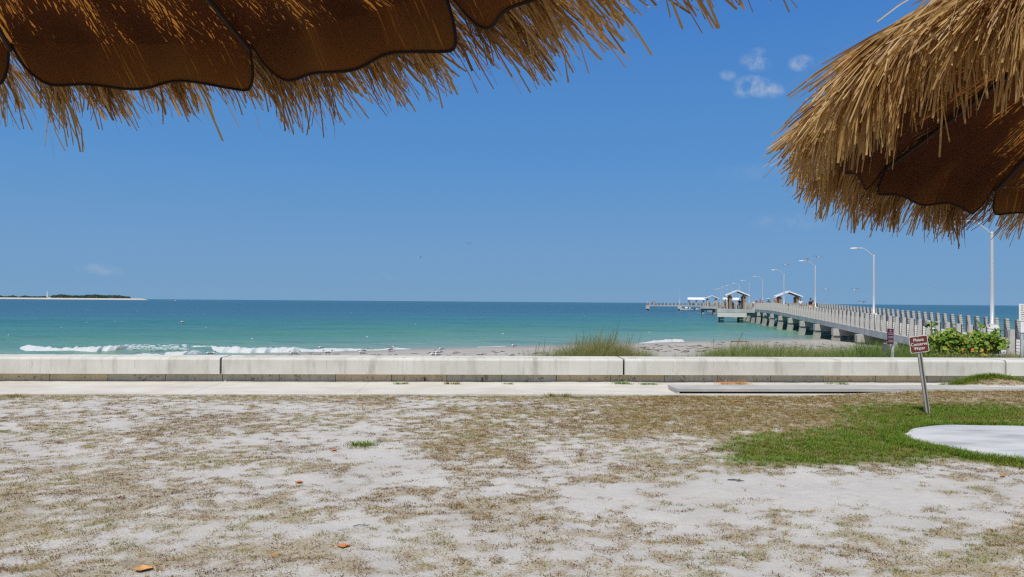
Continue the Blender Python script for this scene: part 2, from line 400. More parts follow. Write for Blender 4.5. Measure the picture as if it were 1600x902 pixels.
# the far edge of the lawn sheet follows the wall
Yw = WALL_Y0 + np.clip(X, -60, 60) * math.tan(WALL_A) + .3
Y = np.minimum(Y, Yw)
Z = lawn_z(X, Y)
cov, grn, dry_, _, _ = turf(X.ravel(), Y.ravel())
V = np.stack([X, Y, Z], -1).reshape(-1, 3)
lawn = np_mesh('lawn', V, grid_faces(len(ys), len(xs)), lawn_material(), smoothed=True, attrs={'litter': np.clip(cov, 0, 1), 'green': np.clip(grn * smooth(.3, .8, cov), 0, 1)})
tag(lawn, 'sandy lawn with patches of dry and green grass', kind='structure')

# grass blades
def blade_material(name, stops, transl=.25):
    t = NT(name); c = t.ramp(t.attr('tint'), stops); t.base(c, .75, .2); t.translucent(c, transl); return t.m
M['grass'] = blade_material('turf_blades', [(0, (.13, .05, .018)), (.12, (.17, .08, .026)), (.24, (.18, .10, .030)), (.40, (.35, .225, .056)), (.56, (.43, .305, .078)), (.66, (.17, .155, .030)), (.82, (.185, .225, .03)), (1, (.135, .27, .022))])
def blades(name, cx, cy, cz, n_per, length, spread, lift, width, tint, tint_j, seed, lean=None):
    """clumps at (cx,cy): n_per blades each, bent ribbons that narrow to a tip"""
    r = np.random.default_rng(seed); k = np.repeat(np.arange(len(cx)), n_per); N = len(k)
    a = r.uniform(0, 2 * np.pi, N); rad = np.abs(r.normal(0, 1, N)) * spread[k]
    bx = cx[k] + np.cos(a) * rad; by = cy[k] + np.sin(a) * rad; bz = cz[k]
    L = length[k] * r.uniform(.5, 1.35, N); d = a + r.normal(0, .9, N); el = np.clip(lift[k] + r.normal(0, .28, N), .03, 1.45)
    dx, dy = np.cos(d), np.sin(d)
    w = width[k] * r.uniform(.7, 1.3, N); sx, sy = -np.sin(d + r.normal(0, .5, N)), np.cos(d + r.normal(0, .5, N))
    c, s = np.cos(el), np.sin(el); h1 = L * .55
    p1 = np.stack([bx + dx * c * h1, by + dy * c * h1, bz + s * h1], -1)
    el2 = el - r.uniform(.2, .9, N); c2, s2 = np.cos(el2), np.sin(el2); h2 = L * .45
    p2 = p1 + np.stack([dx * c2 * h2, dy * c2 * h2, s2 * h2], -1)
    p0 = np.stack([bx, by, bz - .004], -1); sd = np.stack([sx, sy, r.normal(0, .25, N)], -1) * w[:, None] * .5
    if lean is not None: p1 = p1 + lean * h1[:, None]; p2 = p2 + lean * L[:, None] * 1.3
    V = np.stack([p0 - sd, p0 + sd, p1 + sd * .8, p1 - sd * .8, p2], 1).reshape(-1, 3)
    V[:, 2] = np.maximum(V[:, 2], np.repeat(bz, 5) - .006)
    b = np.arange(N) * 5
    Q = np.stack([b, b + 1, b + 2, b + 3], 1); T = np.stack([b + 3, b + 2, b + 4], 1)
    tt = np.clip(tint[k] + r.normal(0, 1, N) * tint_j, 0, 1)
    o = np_mesh(name, V, [Q, T], M['grass'], attrs={'tint': np.repeat(tt, 5)})
    return o
def scatter(n, y0, y1, seed):
    r = np.random.default_rng(seed)
    y = np.sqrt(r.uniform(y0 ** 2, y1 ** 2, n)); x = r.uniform(-1, 1, n) * (y * .70 + .7); return x, y, r
x, y, r = scatter(98000, 4.4, 15.9, 1)
cov, grn, dry_, px_, py_ = turf(x, y)
keep = r.uniform(0, 1, len(x)) < smooth(.40, .72, cov) * .98
x, y, cov, grn, dry_ = x[keep], y[keep], cov[keep], grn[keep], dry_[keep]
isg = (r.uniform(0, 1, len(x)) < grn * .93) & (grn > .22)
tn = fbm(x * 1.6, y * 2.2, 77, 4) + .25 * (fbm(x * 7, y * 7, 78, 2) - .5)
tint = np.interp(tn, [.25, .40, .48, .56, .64, .72], [.05, .15, .32, .46, .60, .74])
tint = np.where(r.uniform(0, 1, len(x)) < dry_ * .8, r.normal(.43, .1, len(x)), tint)
tint = np.where(r.uniform(0, 1, len(x)) < .07, r.uniform(.68, .85, len(x)), tint)
tint = np.where(r.uniform(0, 1, len(x)) < .10, r.uniform(0, .12, len(x)), tint)
tus = np.zeros(len(x))
for (a, b) in TUSSOCKS: tus = np.maximum(tus, blob(px_[keep], py_[keep], a, b, 24, 8))
tint = np.where(r.uniform(0, 1, len(x)) < tus * 1.2, np.clip(r.normal(.16, .08, len(x)), 0, 1), tint)
d = ~isg
blades('dry_grass', x[d], y[d], lawn_z(x[d], y[d]), 10, np.full(d.sum(), .030) * (1 + .45 * dry_[d]), np.full(d.sum(), .024), .30 + .22 * dry_[d] + .2 * (tint[d] > .6), np.full(d.sum(), .0034), tint[d], .12, 11)
o = bpy.data.objects['dry_grass']; tag(o, 'short dry brown and straw coloured grass over the sand', kind='stuff')
xg, yg = x[isg], y[isg]
blades('green_grass', xg, yg, lawn_z(xg, yg), 13, np.full(len(xg), .055), np.full(len(xg), .028), np.full(len(xg), .85), np.full(len(xg), .0048), np.clip(r.normal(.86, .08, len(xg)) + .55 * (tn[isg] - .5), .45, 1), .10, 12)
tag(bpy.data.objects['green_grass'], 'lush green grass around the pale round pad', kind='stuff')
# green edging round the pad and the grassy hump by the wall
r = np.random.default_rng(5); ang = r.uniform(0, 2 * np.pi, 2600); rr = r.uniform(1.0, 1.2, 2600)
xe, ye = PAD_C.x + PAD_RX * rr * np.cos(ang), PAD_C.y + PAD_RY * rr * np.sin(ang); k = (ye < PAD_C.y + .4) | (rr > 1.05); xe, ye = xe[k], ye[k]
mx, my = r.normal(MOUND.x + .05, .42, 700), r.normal(MOUND.y + .35, .16, 700)
xe, ye = np.concatenate([xe, mx]), np.concatenate([ye, my])
blades('green_grass', xe, ye, lawn_z(xe, ye), 14, np.where(np.arange(len(xe)) < k.sum(), .075, .11), np.full(len(xe), .025), np.full(len(xe), 1.0), np.full(len(xe), .005), r.normal(.9, .06, len(xe)), .09, 13)
tag(bpy.data.objects['green_grass.001'], 'longer green grass edging the pale pad and growing on the hump by the wall', kind='stuff')

# pale concrete pad
def pad_material():
    t = NT('pale_pad_concrete')
    f = t.noise(1.0, 5, .6, stretch=(.5, 1.4, 1)); c = t.ramp(f, [(.36, (.31, .31, .31)), (.47, (.46, .455, .445)), (.54, (.535, .53, .515)), (.75, (.58, .57, .555))])
    t.base(c, .9, .2); t.bump(t.noise(25, 5), .3, .01); return t.m
NP = 96; rings = [(1.0, -.05), (1.0, .022), (.985, .03), (.7, .034), (.35, .036), (.02, .037)]
V = []
for (q, z) in rings:
    for i in range(NP):
        a = 2 * math.pi * i / NP; wob = 1 + .035 * math.sin(3 * a + 1) + .02 * math.sin(7 * a) + .012 * math.sin(13 * a + 2)
        V.append((PAD_RX * q * wob * math.cos(a), PAD_RY * q * wob * math.sin(a), z))
F = [(j * NP + i, j * NP + (i + 1) % NP, (j + 1) * NP + (i + 1) % NP, (j + 1) * NP + i) for j in range(len(rings) - 1) for i in range(NP)]
o = np_mesh('concrete_pad', V, np.array(F), pad_material(), smoothed=True); o.location = (PAD_C.x, PAD_C.y, 0)
tag(o, 'pale rounded concrete pad set in the green grass', kind='structure')

# sidewalk along the wall
def walk_material():
    t = NT('sidewalk_concrete')
    f = t.noise(.8, 6, .6); c = t.ramp(f, [(.3, (.51, .47, .395)), (.55, (.615, .578, .50)), (.75, (.66, .628, .56))])
    f2 = t.noise(1.2, 4, .6, stretch=(.35, 2.2, 1)); c = t.mix(t.math('MULTIPLY', t.ramp(f2, [(.5, (0, 0, 0)), (.7, (1, 1, 1))]), .5), c, (.42, .385, .335))
    f3 = t.noise(14, 4, .7); c = t.mix(t.math('MULTIPLY', t.ramp(f3, [(.58, (0, 0, 0)), (.72, (1, 1, 1))]), .3), c, (.34, .30, .245))
    t.base(c, .95, .12); t.bump(t.noise(50, 5), .25, .006); return t.m
wm = walk_material()
sw = bpy.data.objects.new('sidewalk', None); COL.objects.link(sw); sw.location = (0, WALL_Y0, 0); sw.rotation_euler = (0, 0, WALL_A)
tag(sw, 'pale concrete walk along the foot of the seawall', kind='structure')
u = -30.0
while u < 30:
    MB().box(u + .0008, u + 2.9992, -2.08, .02, -.06, .035 + random.uniform(-.002, .002), .006).build('slab', wm, sw); u += 3.0

# long low step at the front of the walk, on the right
ub, _ = wall_uv(*onz(1053, 616, 0)[:2])
st = thing('concrete_step', 'long low grey concrete step with a shadowed underside on the walk at right', 'step', (*wall_xy(ub, -2.0), 0), WALL_A)
MB().box(0, 16, -.02, .66, .07, .135, .008).build('tread', M['pier_conc'], st)
MB().box(0, .05, -.015, .6, -.03, .0695).build('end_block', M['pier_conc'], st)
MB().box(.05, 16, .16, .6, -.03, .0695).build('shade_riser', M['greywood'], st)  # darker than the tread: shade under the overhang put into the colour

# beach and dunes behind the wall, running down under the sea
def beach_z(x, y):
    s = shore_d(x, y)
    z = SEA_Z - .03 * np.clip(s, -100, 0) * 1.0
    z = np.where(s > 0, SEA_Z - .045 * s, SEA_Z + np.minimum(-s * .030, 1.15))
    z = np.maximum(z, -6.0)
    z = z + .05 * (fbm(x * .35, y * .35, 4) - .5) * smooth(1, -4, s)
    u, v = wall_uv(x, y)
    dune = smooth(13, 5, v) * (.48 + .25 * (fbm(x * .3 + 9, y * .3, 8) - .2)) * smooth(-3, 5, x)
    return z + dune
xs = ground_axis(-500, 500, -45, 60, .6); ys = np.concatenate([np.arange(16.4, 84, .5), np.geomspace(85, 600, 24)])
X, Y = np.meshgrid(xs, ys)
Yw = WALL_Y0 + np.clip(X, -60, 60) * math.tan(WALL_A) + .5
Y = np.maximum(Y, Yw)
Zb = beach_z(X, Y); S = shore_d(X, Y)
def beach_material():
    t = NT('beach_sand')
    f = t.noise(.5, 6, .65); c = t.ramp(f, [(.3, (.36, .325, .28)), (.7, (.44, .405, .355))])
    w = t.attr('wet'); c = t.mix(t.math('MULTIPLY', w, .7), c, (.27, .25, .225))
    f2 = t.noise(6, 5, .75, stretch=(.5, 1.5, 1)); c = t.mix(t.math('MULTIPLY', t.ramp(f2, [(.64, (0, 0, 0)), (.72, (1, 1, 1))]), .5), c, (.20, .165, .13))
    t.base(c, .85, .2); t.bump(t.noise(3, 6, .7), .5, .05); return t.m
o = np_mesh('beach', np.stack([X, Y, Zb], -1).reshape(-1, 3), grid_faces(len(ys), len(xs)), beach_material(), smoothed=True,
            attrs={'wet': (smooth(-5.5, -.8, S + 1.2 * (fbm(X * .3, Y * .3, 5) - .5))).ravel()})
tag(o, 'grey sandy beach sloping down to the sea', kind='structure')

# sea
def sea_material():
    t = NT('sea_water')
    d = t.attr('shore')                                             # log scaled distance from the waterline
    geo = t.n.new('ShaderNodeNewGeometry')
    big = t.noise(.018, 4, .55, vec=geo.outputs['Position'], stretch=(.45, 1.5, 1))
    dd = t.math('ADD', d, t.math('MULTIPLY', t.math('SUBTRACT', big, .5), .26))
    c = t.ramp(dd, [(.0, (.23, .30, .24)), (.14, (.155, .285, .20)), (.30, (.08, .225, .142)), (.45, (.034, .16, .128)), (.60, (.020, .095, .125)), (.78, (.012, .078, .100)), (1, (.012, .078, .090))])
    md = t.noise(.11, 4, .6, vec=geo.outputs['Position'], stretch=(.35, 1.4, 1))
    c = t.mix(t.ramp(md, [(.52, (0, 0, 0)), (.75, (.42, .42, .42))]), c, (.010, .065, .095))
    md2 = t.noise(.06, 4, .6, vec=geo.outputs['Position'], stretch=(.3, 1.6, 1))
    c = t.mix(t.ramp(md2, [(.56, (0, 0, 0)), (.8, (.30, .30, .30))]), c, (.06, .18, .10))
    t.base(c, .22, .32); t.p.inputs['IOR'].default_value = 1.33
    w1 = t.noise(1.3, 5, .6, vec=geo.outputs['Position'], stretch=(.6, 1.3, 1)); w2 = t.noise(.3, 4, .6, vec=geo.outputs['Position'], stretch=(.5, 1.5, 1))
    t.bump(t.math('ADD', w1, t.math('MULTIPLY', w2, 3.0)), .7, .35)
    return t.m
nr, nc = 380, 220
yy = np.concatenate([np.linspace(20, 120, 240), 120 * np.geomspace(1, 300, nr - 240 + 1)[1:]])
tt = np.linspace(-1, 1, nc); tt = np.sign(tt) * np.abs(tt) ** 1.05
X = tt[None, :] * (yy[:, None] * 1.1 + 55) + 8; Y = np.repeat(yy[:, None], nc, 1)
S = shore_d(X, Y)
def ridge(s0, w, h, seed, x0=-1e9, x1=1e9):
    wob = 3.0 * (fbm(X * .05, X * 0 + seed, seed) - .5)
    q = (S - s0 - wob) / w
    return h * np.exp(-q * q) * (.35 + .9 * fbm(X * .06, X * 0 + 3.3, seed + 1)) 
step_y = np.gradient(yy)[:, None]
wv = ridge(4.5, 1.3, .20, 1) + ridge(13, 2.0, .16, 2) + ridge(26, 2.4, .24, 3) + ridge(41, 3, .16, 4) + ridge(58, 3, .16, 5) + ridge(80, 4, .16, 6)
chop = .11 * (fbm(X * .5, Y * 1.1, 31, 3) - .5) + .20 * (fbm(X * .12, Y * .33, 35, 3) - .5)
Zs = SEA_Z + (wv + chop * smooth(.5, 9, S)) * smooth(3.5, .9, step_y)
o = np_mesh('sea', np.stack([X, Y, Zs], -1).reshape(-1, 3), grid_faces(nr, nc), sea_material(), smoothed=True,
            attrs={'shore': np.clip(np.log1p(np.maximum(S, 0) / 6) / math.log(1 + 1400 / 6), 0, 1).ravel()})
tag(o, 'green to blue sea reaching to the horizon', kind='structure')
# ------------------------------------------------------------------ seawall
wall = thing('seawall', 'long pale concrete seawall with an overhanging cap between lawn and beach', 'wall', (0, WALL_Y0, 0), WALL_A)
def wall_u(px): # u of the point of the wall's front seen at pixel column px
    d = view_dir(px, 560); k = WALL_Y0 / (d.y - d.x * math.tan(WALL_A)); x, y = d.x * k, d.y * k
    return wall_uv(x, y)[0]
CAP_Z0, CAP_Z1 = .205, .542
j0, j1 = wall_u(348), wall_u(973); step_ = j1 - j0
for k in range(-3, 4):
    a, b = j0 + k * step_ + .022, j0 + (k + 1) * step_ - .022
    m = MB(); prof = [(-.13, CAP_Z0), (-.13, CAP_Z1 - .045), (-.118, CAP_Z1 - .018), (-.085, CAP_Z1), (.60, CAP_Z1 + .008), (.66, CAP_Z1 - .03), (.66, CAP_Z0)]
    m.prism([(p[0], p[1]) for p in prof], 'x', a, b)
    o = m.build('cap', M['cap'], wall)
    # hairline cracks and chips are in the material; the joint filler sits back in the gap
    MB().box(b + .001, b + .043, -.07, .55, CAP_Z0 + .01, CAP_Z1 - .03).build('joint_filler', M['joint'], wall)
pw = (wall_u(348) - wall_u(78)) / 3; p0 = wall_u(348)
grey = {0, 1, 5, 8, 9, 10, -2, -1, 13, 14, 15, 16}
for k in range(-12, 17):
    a = p0 + k * pw; w_ = random.uniform(0, .012)
    MB().box(a + .006, a + pw - .006, w_, .5, -.05, CAP_Z0 - .003, .004).build('panel', M['panel_grey'] if k in grey or k % 5 == 4 else M['panel_tan'], wall)
MB().box(p0 - 13 * pw, p0 + 18 * pw, .03, .45, -.06, CAP_Z0 - .006).build('core', M['joint'], wall)
for px in (664, 754):
    uu = wall_u(px); m = MB(); m.tube([(uu, -.012, .0), (uu, -.014, .11)], .014, 7).lathe([(.021, .108), (.021, .12), (.012, .128)], 7, (uu, -.013, 0)); m.build('rusty_bolt', M['rust'], wall)
for px, z in ((133, .12), (218, .11), (305, .10), (397, .1), (575, .12), (842, .11), (930, .1), (1100, .1), (1518, .1), (440, .11), (30, .13), (1200, .12)):
    uu = wall_u(px); MB().tube([(uu, -.004, z), (uu, .02, z)], .011, 7).build('weep_hole', M['dark'], wall)

rc_ = random.Random(4)
for px in (56, 215, 512, 622, 858, 1048, 1112, 1147, 1252, 1320, 1520):
    uu = wall_u(px); m = MB(); z = CAP_Z1 - .05; x_ = uu; w_ = rc_.uniform(.003, .006); pts = []
    while z > CAP_Z0 + rc_.uniform(.005, .2): pts.append((x_, z)); z -= rc_.uniform(.03, .06); x_ += rc_.uniform(-.014, .014)
    for (a, b) in zip(pts[:-1], pts[1:]): m.add([(a[0] - w_, -.1312, a[1]), (a[0] + w_, -.1312, a[1]), (b[0] + w_ * .8, -.1312, b[1]), (b[0] - w_ * .8, -.1312, b[1])], [(0, 1, 2, 3)])
    m.build('crack', M['panel_grey'], wall)
nu = 600; uu = np.linspace(-16, 16, nu); hh = .004 + .05 * np.clip(fbm(uu * .8, uu * 0, 61) - .35, 0, 1) + .02 * (fbm(uu * 6, uu * 0, 62) - .3); ww = .05 + .22 * np.clip(fbm(uu * .9, uu * 0 + 4, 63) - .25, 0, 1)
V = []
for a, h_, w_ in zip(uu, hh, ww): V += [(a, -w_, .0352), (a, -w_ * .45, .036 + h_ * .45), (a, -.0, .036 + max(h_, .002))]
ds = np_mesh('drifted_sand', V, grid_faces(nu, 3), plain('drift_sand', (.60, .565, .51), (.50, .465, .41), 14, .95), None, True); ds.location = (0, WALL_Y0, 0); ds.rotation_euler = (0, 0, WALL_A)
tag(ds, 'thin ridge of pale sand drifted against the foot of the wall', kind='stuff')

# ------------------------------------------------------------------ pier
PA = -math.atan(.212)
PO = Vector((13.69, 0, 0))
pier = thing('pier', 'long concrete fishing pier with slender rail posts running out over the sea', 'pier', PO, PA)
PU = Vector((math.sin(-PA), math.cos(PA), 0)); PN = Vector((math.cos(PA), -math.sin(-PA), 0))
def pier_pt(w, t, z=0): return PO + PN * w + PU * t + Vector((0, 0, z))
W = 5.6; TEND = 322.0
def deck_z(t): return min(.78, -.37 + .0147 * (t - 31)) if t > 12 else deck_z(12.01)
def slab(t0, t1, w0, w1, zt0, zt1, mb=None):
    mb = mb or MB(); z0, z1 = deck_z(t0), deck_z(t1)
    mb.add([(w0, t0, z0 - zt1), (w1, t0, z0 - zt1), (w1, t1, z1 - zt1), (w0, t1, z1 - zt1), (w0, t0, z0 - zt0), (w1, t0, z0 - zt0), (w1, t1, z1 - zt0), (w0, t1, z1 - zt0)],
           [(3, 2, 1, 0), (4, 5, 6, 7), (0, 1, 5, 4), (1, 2, 6, 5), (2, 3, 7, 6), (3, 0, 4, 7)]); return mb
BENT = 8.55; T0 = 14.0
nb = int((TEND - T0) / BENT) + 1
me_pile = None
for k in range(nb):
    t0 = T0 + k * BENT; t1 = min(t0 + BENT, TEND + 3)
    slab(t0 + .008, t1 - .008, .0, W, 0, .16).build('deck_slab', M['deck'], pier)
    for (a, b) in ((-.14, .32), (W - .32, W + .14)):
        slab(t0 + .012, t1 - .012, a, b, -.02 if 0 else -.018, .42).build('edge_beam', M['pier_edge'], pier)
    if t0 > 34:
        zc = deck_z(t0) - .45
        slab(t0 - .42, t0 + .42, -.55, W + .55, .43, .98).build('bent_cap', M['pier_conc'], pier)
        for (w_, lean) in ((-.2, -.36), (W / 2, 0), (W + .2, .36)):
            m = MB(); zt = deck_z(t0) - .97; q = .31
            m.add([(w_ + lean * 1.6 - q, t0 - q, -3.2), (w_ + lean * 1.6 + q, t0 - q, -3.2), (w_ + lean * 1.6 + q, t0 + q, -3.2), (w_ + lean * 1.6 - q, t0 + q, -3.2),
                   (w_ - q, t0 - q, zt), (w_ + q, t0 - q, zt), (w_ + q, t0 + q, zt), (w_ - q, t0 + q, zt)], [(3, 2, 1, 0), (4, 5, 6, 7), (0, 1, 5, 4), (1, 2, 6, 5), (2, 3, 7, 6), (3, 0, 4, 7)])
            m.build('pile', M['pile'], pier)
# rail posts: tapered concrete with a dark strip that carries the cables, its colour standing for the shaded inner side
def post_mesh(mb, side, w_, t, zd):
    """side -1: outer face towards -w"""
    h = 1.12; x0, x1 = (w_, w_ + side * .27), (w_, w_ + side * .16)
    y0, y1 = t - .105, t + .105
    lo0, lo1 = sorted(x0); hi0, hi1 = sorted(x1)
    mb.add([(lo0, y0, zd - .02), (lo1, y0, zd - .02), (lo1, y1, zd - .02), (lo0, y1, zd - .02), (hi0, y0 + .015, zd + h), (hi1, y0 + .015, zd + h), (hi1, y1 - .015, zd + h), (hi0, y1 - .015, zd + h)],
           [(3, 2, 1, 0), (4, 5, 6, 7), (0, 1, 5, 4), (1, 2, 6, 5), (2, 3, 7, 6), (3, 0, 4, 7)]); return mb
NEARP = 104; SP = 1.5
def skip_near(t): return (132.5 < t < 139.8) or (228 < t < 236)
pm = {}
for side, w_ in ((-1, .12), (1, W - .12)):
    proto = post_mesh(MB(), side, 0, 0, 0).build('rail_post', M['post'], pier); me = proto.data
    s = MB().box(-side * .05 - .012, -side * .05 + .012, -.04, .04, -.01, 1.09)
    for q in range(8): s.tube([(-side * .05, -.055, .1 + q * .132), (-side * .05, .055, .1 + q * .132)], .022, 5)
    sproto = s.build('cable_strip', M['strip'], proto)
    far = MB(); fars = MB(); n = 0; t = 17.0; first = True
    while t < TEND:
        if not (side == -1 and skip_near(t)):
            if n < NEARP:
                if first: p, q = proto, sproto; first = False
                else: p = proto.copy(); COL.objects.link(p); q = sproto.copy(); COL.objects.link(q); q.parent = p
                p.location = (w_, t, deck_z(t)); n += 1
            else:
                post_mesh(far, side, w_, t, deck_z(t)); fars.box(w_ - side * .05 - .015, w_ - side * .05 + .015, t - .05, t + .05, deck_z(t), deck_z(t) + 1.09)
        t += SP
    tag(far.build('rail_post', M['post'], pier), kind='stuff'); tag(fars.build('cable_strip', M['strip'], pier), kind='stuff')
    for q in range(8):
        z = .1 + q * .132; ts = [17, 60, 78.0, 109.2, TEND]
        if side == -1:
            runs = [[17, 60, 78, 109.2, 132.6], [139.8, 228], [236, 318]]
        else: runs = [[17, 60, 78, 109.2, 318]]
        m = MB()
        for run in runs: m.tube([(w_ - side * .05, a, deck_z(a) + z) for a in run], .011 if q < 7 else .017, 5)
        m.build('rail_cable', M['cable'], pier)
# side platforms carrying the shelters
def rail_run(parent, pts, zd, spacing=1.5):
    mp, mc = MB(), MB()
    for (a, b) in zip(pts[:-1], pts[1:]):
        a, b = Vector((*a, 0)), Vector((*b, 0)); L = (b - a).length; n = max(1, round(L / spacing)); d = (b - a) / n
        for i in range(n + 1):
            p = a + d * i; mp.box(p.x - .1, p.x + .1, p.y - .1, p.y + .1, zd - .02, zd + 1.12)
        for q in range(8): mc.tube([(a.x, a.y, zd + .1 + q * .132), (b.x, b.y, zd + .1 + q * .132)], .012, 4)
    tag(mp.build('platform_posts', M['post'], parent), kind='stuff'); mc.build('platform_cables', M['cable'], parent)
def platform(w0, w1, t0, t1, skirt=True, openside=None):
    zd = .78
    MB().box(w0, w1, t0, t1, zd - .17, zd, .0).build('platform_slab', M['deck'], pier)
    MB().box(w0 - .08, w1 + .08, t0 - .10, t0 + .3, zd - .62, zd + .02, .01).build('edge_beam', M['pier_edge'], pier)
    MB().box(w0 - .08, w0 + .3, t0 + .302, t1 + .1, zd - .62, zd + .02, .01).build('edge_beam', M['pier_edge'], pier)
    if skirt: MB().box(w0 - .05, w0 + 4.75, t0 - .16, t0 - .102, zd - 1.36, zd - .66, .01).build('skirt_board', M['skirt'], pier)
    MB().box(w0 + .2, w1, t0 + .5, t0 + 1.3, zd - 1.1, zd - .63).build('bent_cap', M['pier_conc'], pier)
    for ww in (w0 + .75, w0 + 3.95):
        for tt_ in (t0 + .9, t1 - .9):
            MB().box(ww - .32, ww + .32, tt_ - .32, tt_ + .32, -3.2, zd - .63, .02).build('pile', M['pile'], pier)
platform(-6.2, -.142, 133.0, 139.4)
rail_run(pier, [(-.2, 133.05), (-6.1, 133.05), (-6.1, 139.3), (-.2, 139.3)], .78)
platform(-6.0, -.142, 228.4, 235.6, skirt=False)
rail_run(pier, [(-.2, 228.45), (-5.9, 228.45), (-5.9, 235.5), (-.2, 235.5)], .78)
platform(W + .142, W + 6.2, 142.0, 150.0, skirt=False)
# the T head
ta, tb = 318.5, 326.0; wa, wb = -25.1, 24.0; zd = .78
k = 0
while wa + k * 6.5 < wb:
    a = wa + k * 6.5; b = min(a + 6.5, wb)
    MB().box(a + .01, b - .01, ta, tb, zd - .17, zd + .002).build('deck_slab', M['deck'], pier)
    MB().box(a + .01, b - .01, ta - .14, ta + .3, zd - .45, zd + .02).build('edge_beam', M['pier_edge'], pier); k += 1
for w_ in [wa + .6 + 12.9 * i for i in range(4)]:
    MB().box(w_ - .6, w_ + 1.0, ta - .2, tb, zd - 1.5, zd - .46).build('bent_cap', M['pier_edge'], pier)
    for tt_ in (ta + .6, tb - .8): MB().box(w_ - .4, w_ + .4, tt_ - .4, tt_ + .4, -3.2, zd - 1.5).build('pile', M['pile'], pier)
rail_run(pier, [(-.6, ta + .05), (wa + .1, ta + .05), (wa + .1, tb - .1), (wb - .1, tb - .1)], zd, 1.5)
rail_run(pier, [(W + .6, ta + .05), (wb - .1, ta + .05)], zd, 1.5)

# street lamps along the far rail
def lamp():
    t = thing('street_lamp', '', 'street lamp', (0, 0, 0), 0, 'street lamps along the pier')
    m = MB(); m.add([(-.34, -.34, -.03), (.34, -.34, -.03), (.34, .34, -.03), (-.34, .34, -.03), (-.34, -.34, .30), (.34, -.34, .30), (.34, .34, .30), (-.34, .34, .30), (-.22, -.22, .62), (.22, -.22, .62), (.22, .22, .62), (-.22, .22, .62)],
          [(3, 2, 1, 0), (0, 1, 5, 4), (1, 2, 6, 5), (2, 3, 7, 6), (3, 0, 4, 7), (4, 5, 9, 8), (5, 6, 10, 9), (6, 7, 11, 10), (7, 4, 8, 11), (8, 9, 10, 11)]); m.build('pedestal', M['skirt'], t)
    MB().lathe([(.16, .60), (.16, .68), (.115, .72), (.112, 2.5), (.10, 4.3), (.09, 6.1), (.085, 6.13), (.02, 6.18)], 12).build('pole', M['galv'], t, True)
    MB().tube([(0, 0, 5.98), (-.25, 0, 6.25), (-.62, 0, 6.58), (-.85, 0, 6.75), (-1.02, 0, 6.82), (-1.45, 0, 6.82)], [.055, .05, .045, .042, .04, .04], 8).build('arm', M['galv'], t, True)
    h = MB(); prof = [(.05, -1.40, 6.82), (.115, -1.5, 6.82), (.15, -1.7, 6.80), (.16, -1.9, 6.79), (.12, -2.06, 6.79), (.03, -2.12, 6.80)]
    n = 10; vs = []; fs = []
    for (rr, xx, zz) in prof:
        for q in range(n):
            a = 2 * math.pi * q / n; vs.append((xx, rr * math.cos(a), zz + rr * .55 * math.sin(a)))
    for i in range(len(prof) - 1):
        for q in range(n): fs.append((i * n + q, i * n + (q + 1) % n, (i + 1) * n + (q + 1) % n, (i + 1) * n + q))
    fs += [tuple(range(n))[::-1], tuple((len(prof) - 1) * n + q for q in range(n))]
    h.add(vs, fs); hd = h.build('lamp_head', M['white'], t, True)
    MB().lathe([(.11, 6.70), (.13, 6.74)], 10, (-1.82, 0, 0)).build('lens', M['skirt'], hd)
    return t
lamp0 = lamp()
LD = [45.8, 73, 103.4, 133, 165, 195, 224, 252, 278, 301, 319]
LL = ['nearest tall white lamp on the pier, its head behind the thatched umbrella', 'white lamp on the pier behind the maroon sign, second nearest the shore',
      'white lamp with a dark bird on its arm, just shoreward of the brown-columned shelter', 'white lamp rising in front of the right-hand shelter roof',
      'white lamp just seaward of the right-hand shelter, a small bird on its head', 'white lamp rising beside the right eave of the large platform shelter',
      'white lamp showing above the ridge of the large platform shelter', 'white lamp above the left roof slope of the large platform shelter',
      'small far lamp just left of the large platform shelter', 'tiny far lamp, last but one before the end of the pier', 'tiny farthest lamp at the end of the pier']
for i, D in enumerate(LD):
    t = (D + .2074 * 5.1) / .9783; o = lamp0 if i == 0 else copy_tree(lamp0)
    o.location = pier_pt(5.12, t, deck_z(t)); o.rotation_euler = (0, 0, PA); o['label'] = LL[i]
    if i == 0: o.location.z += .1
mast = thing('flag_mast', 'thin bare white mast standing on the far cross arm of the pier', 'mast', pier_pt(-11.4, 319, .78), PA)
MB().lathe([(.14, 0), (.14, .12), (.07, .16), (.05, 5), (.035, 6.6), (.01, 6.65)], 8).build('pole', M['galv'], mast, True)
MB().lathe([(.09, 6.6), (.12, 6.66), (.09, 6.75), (.01, 6.8)], 8).build('finial', M['white'], mast)

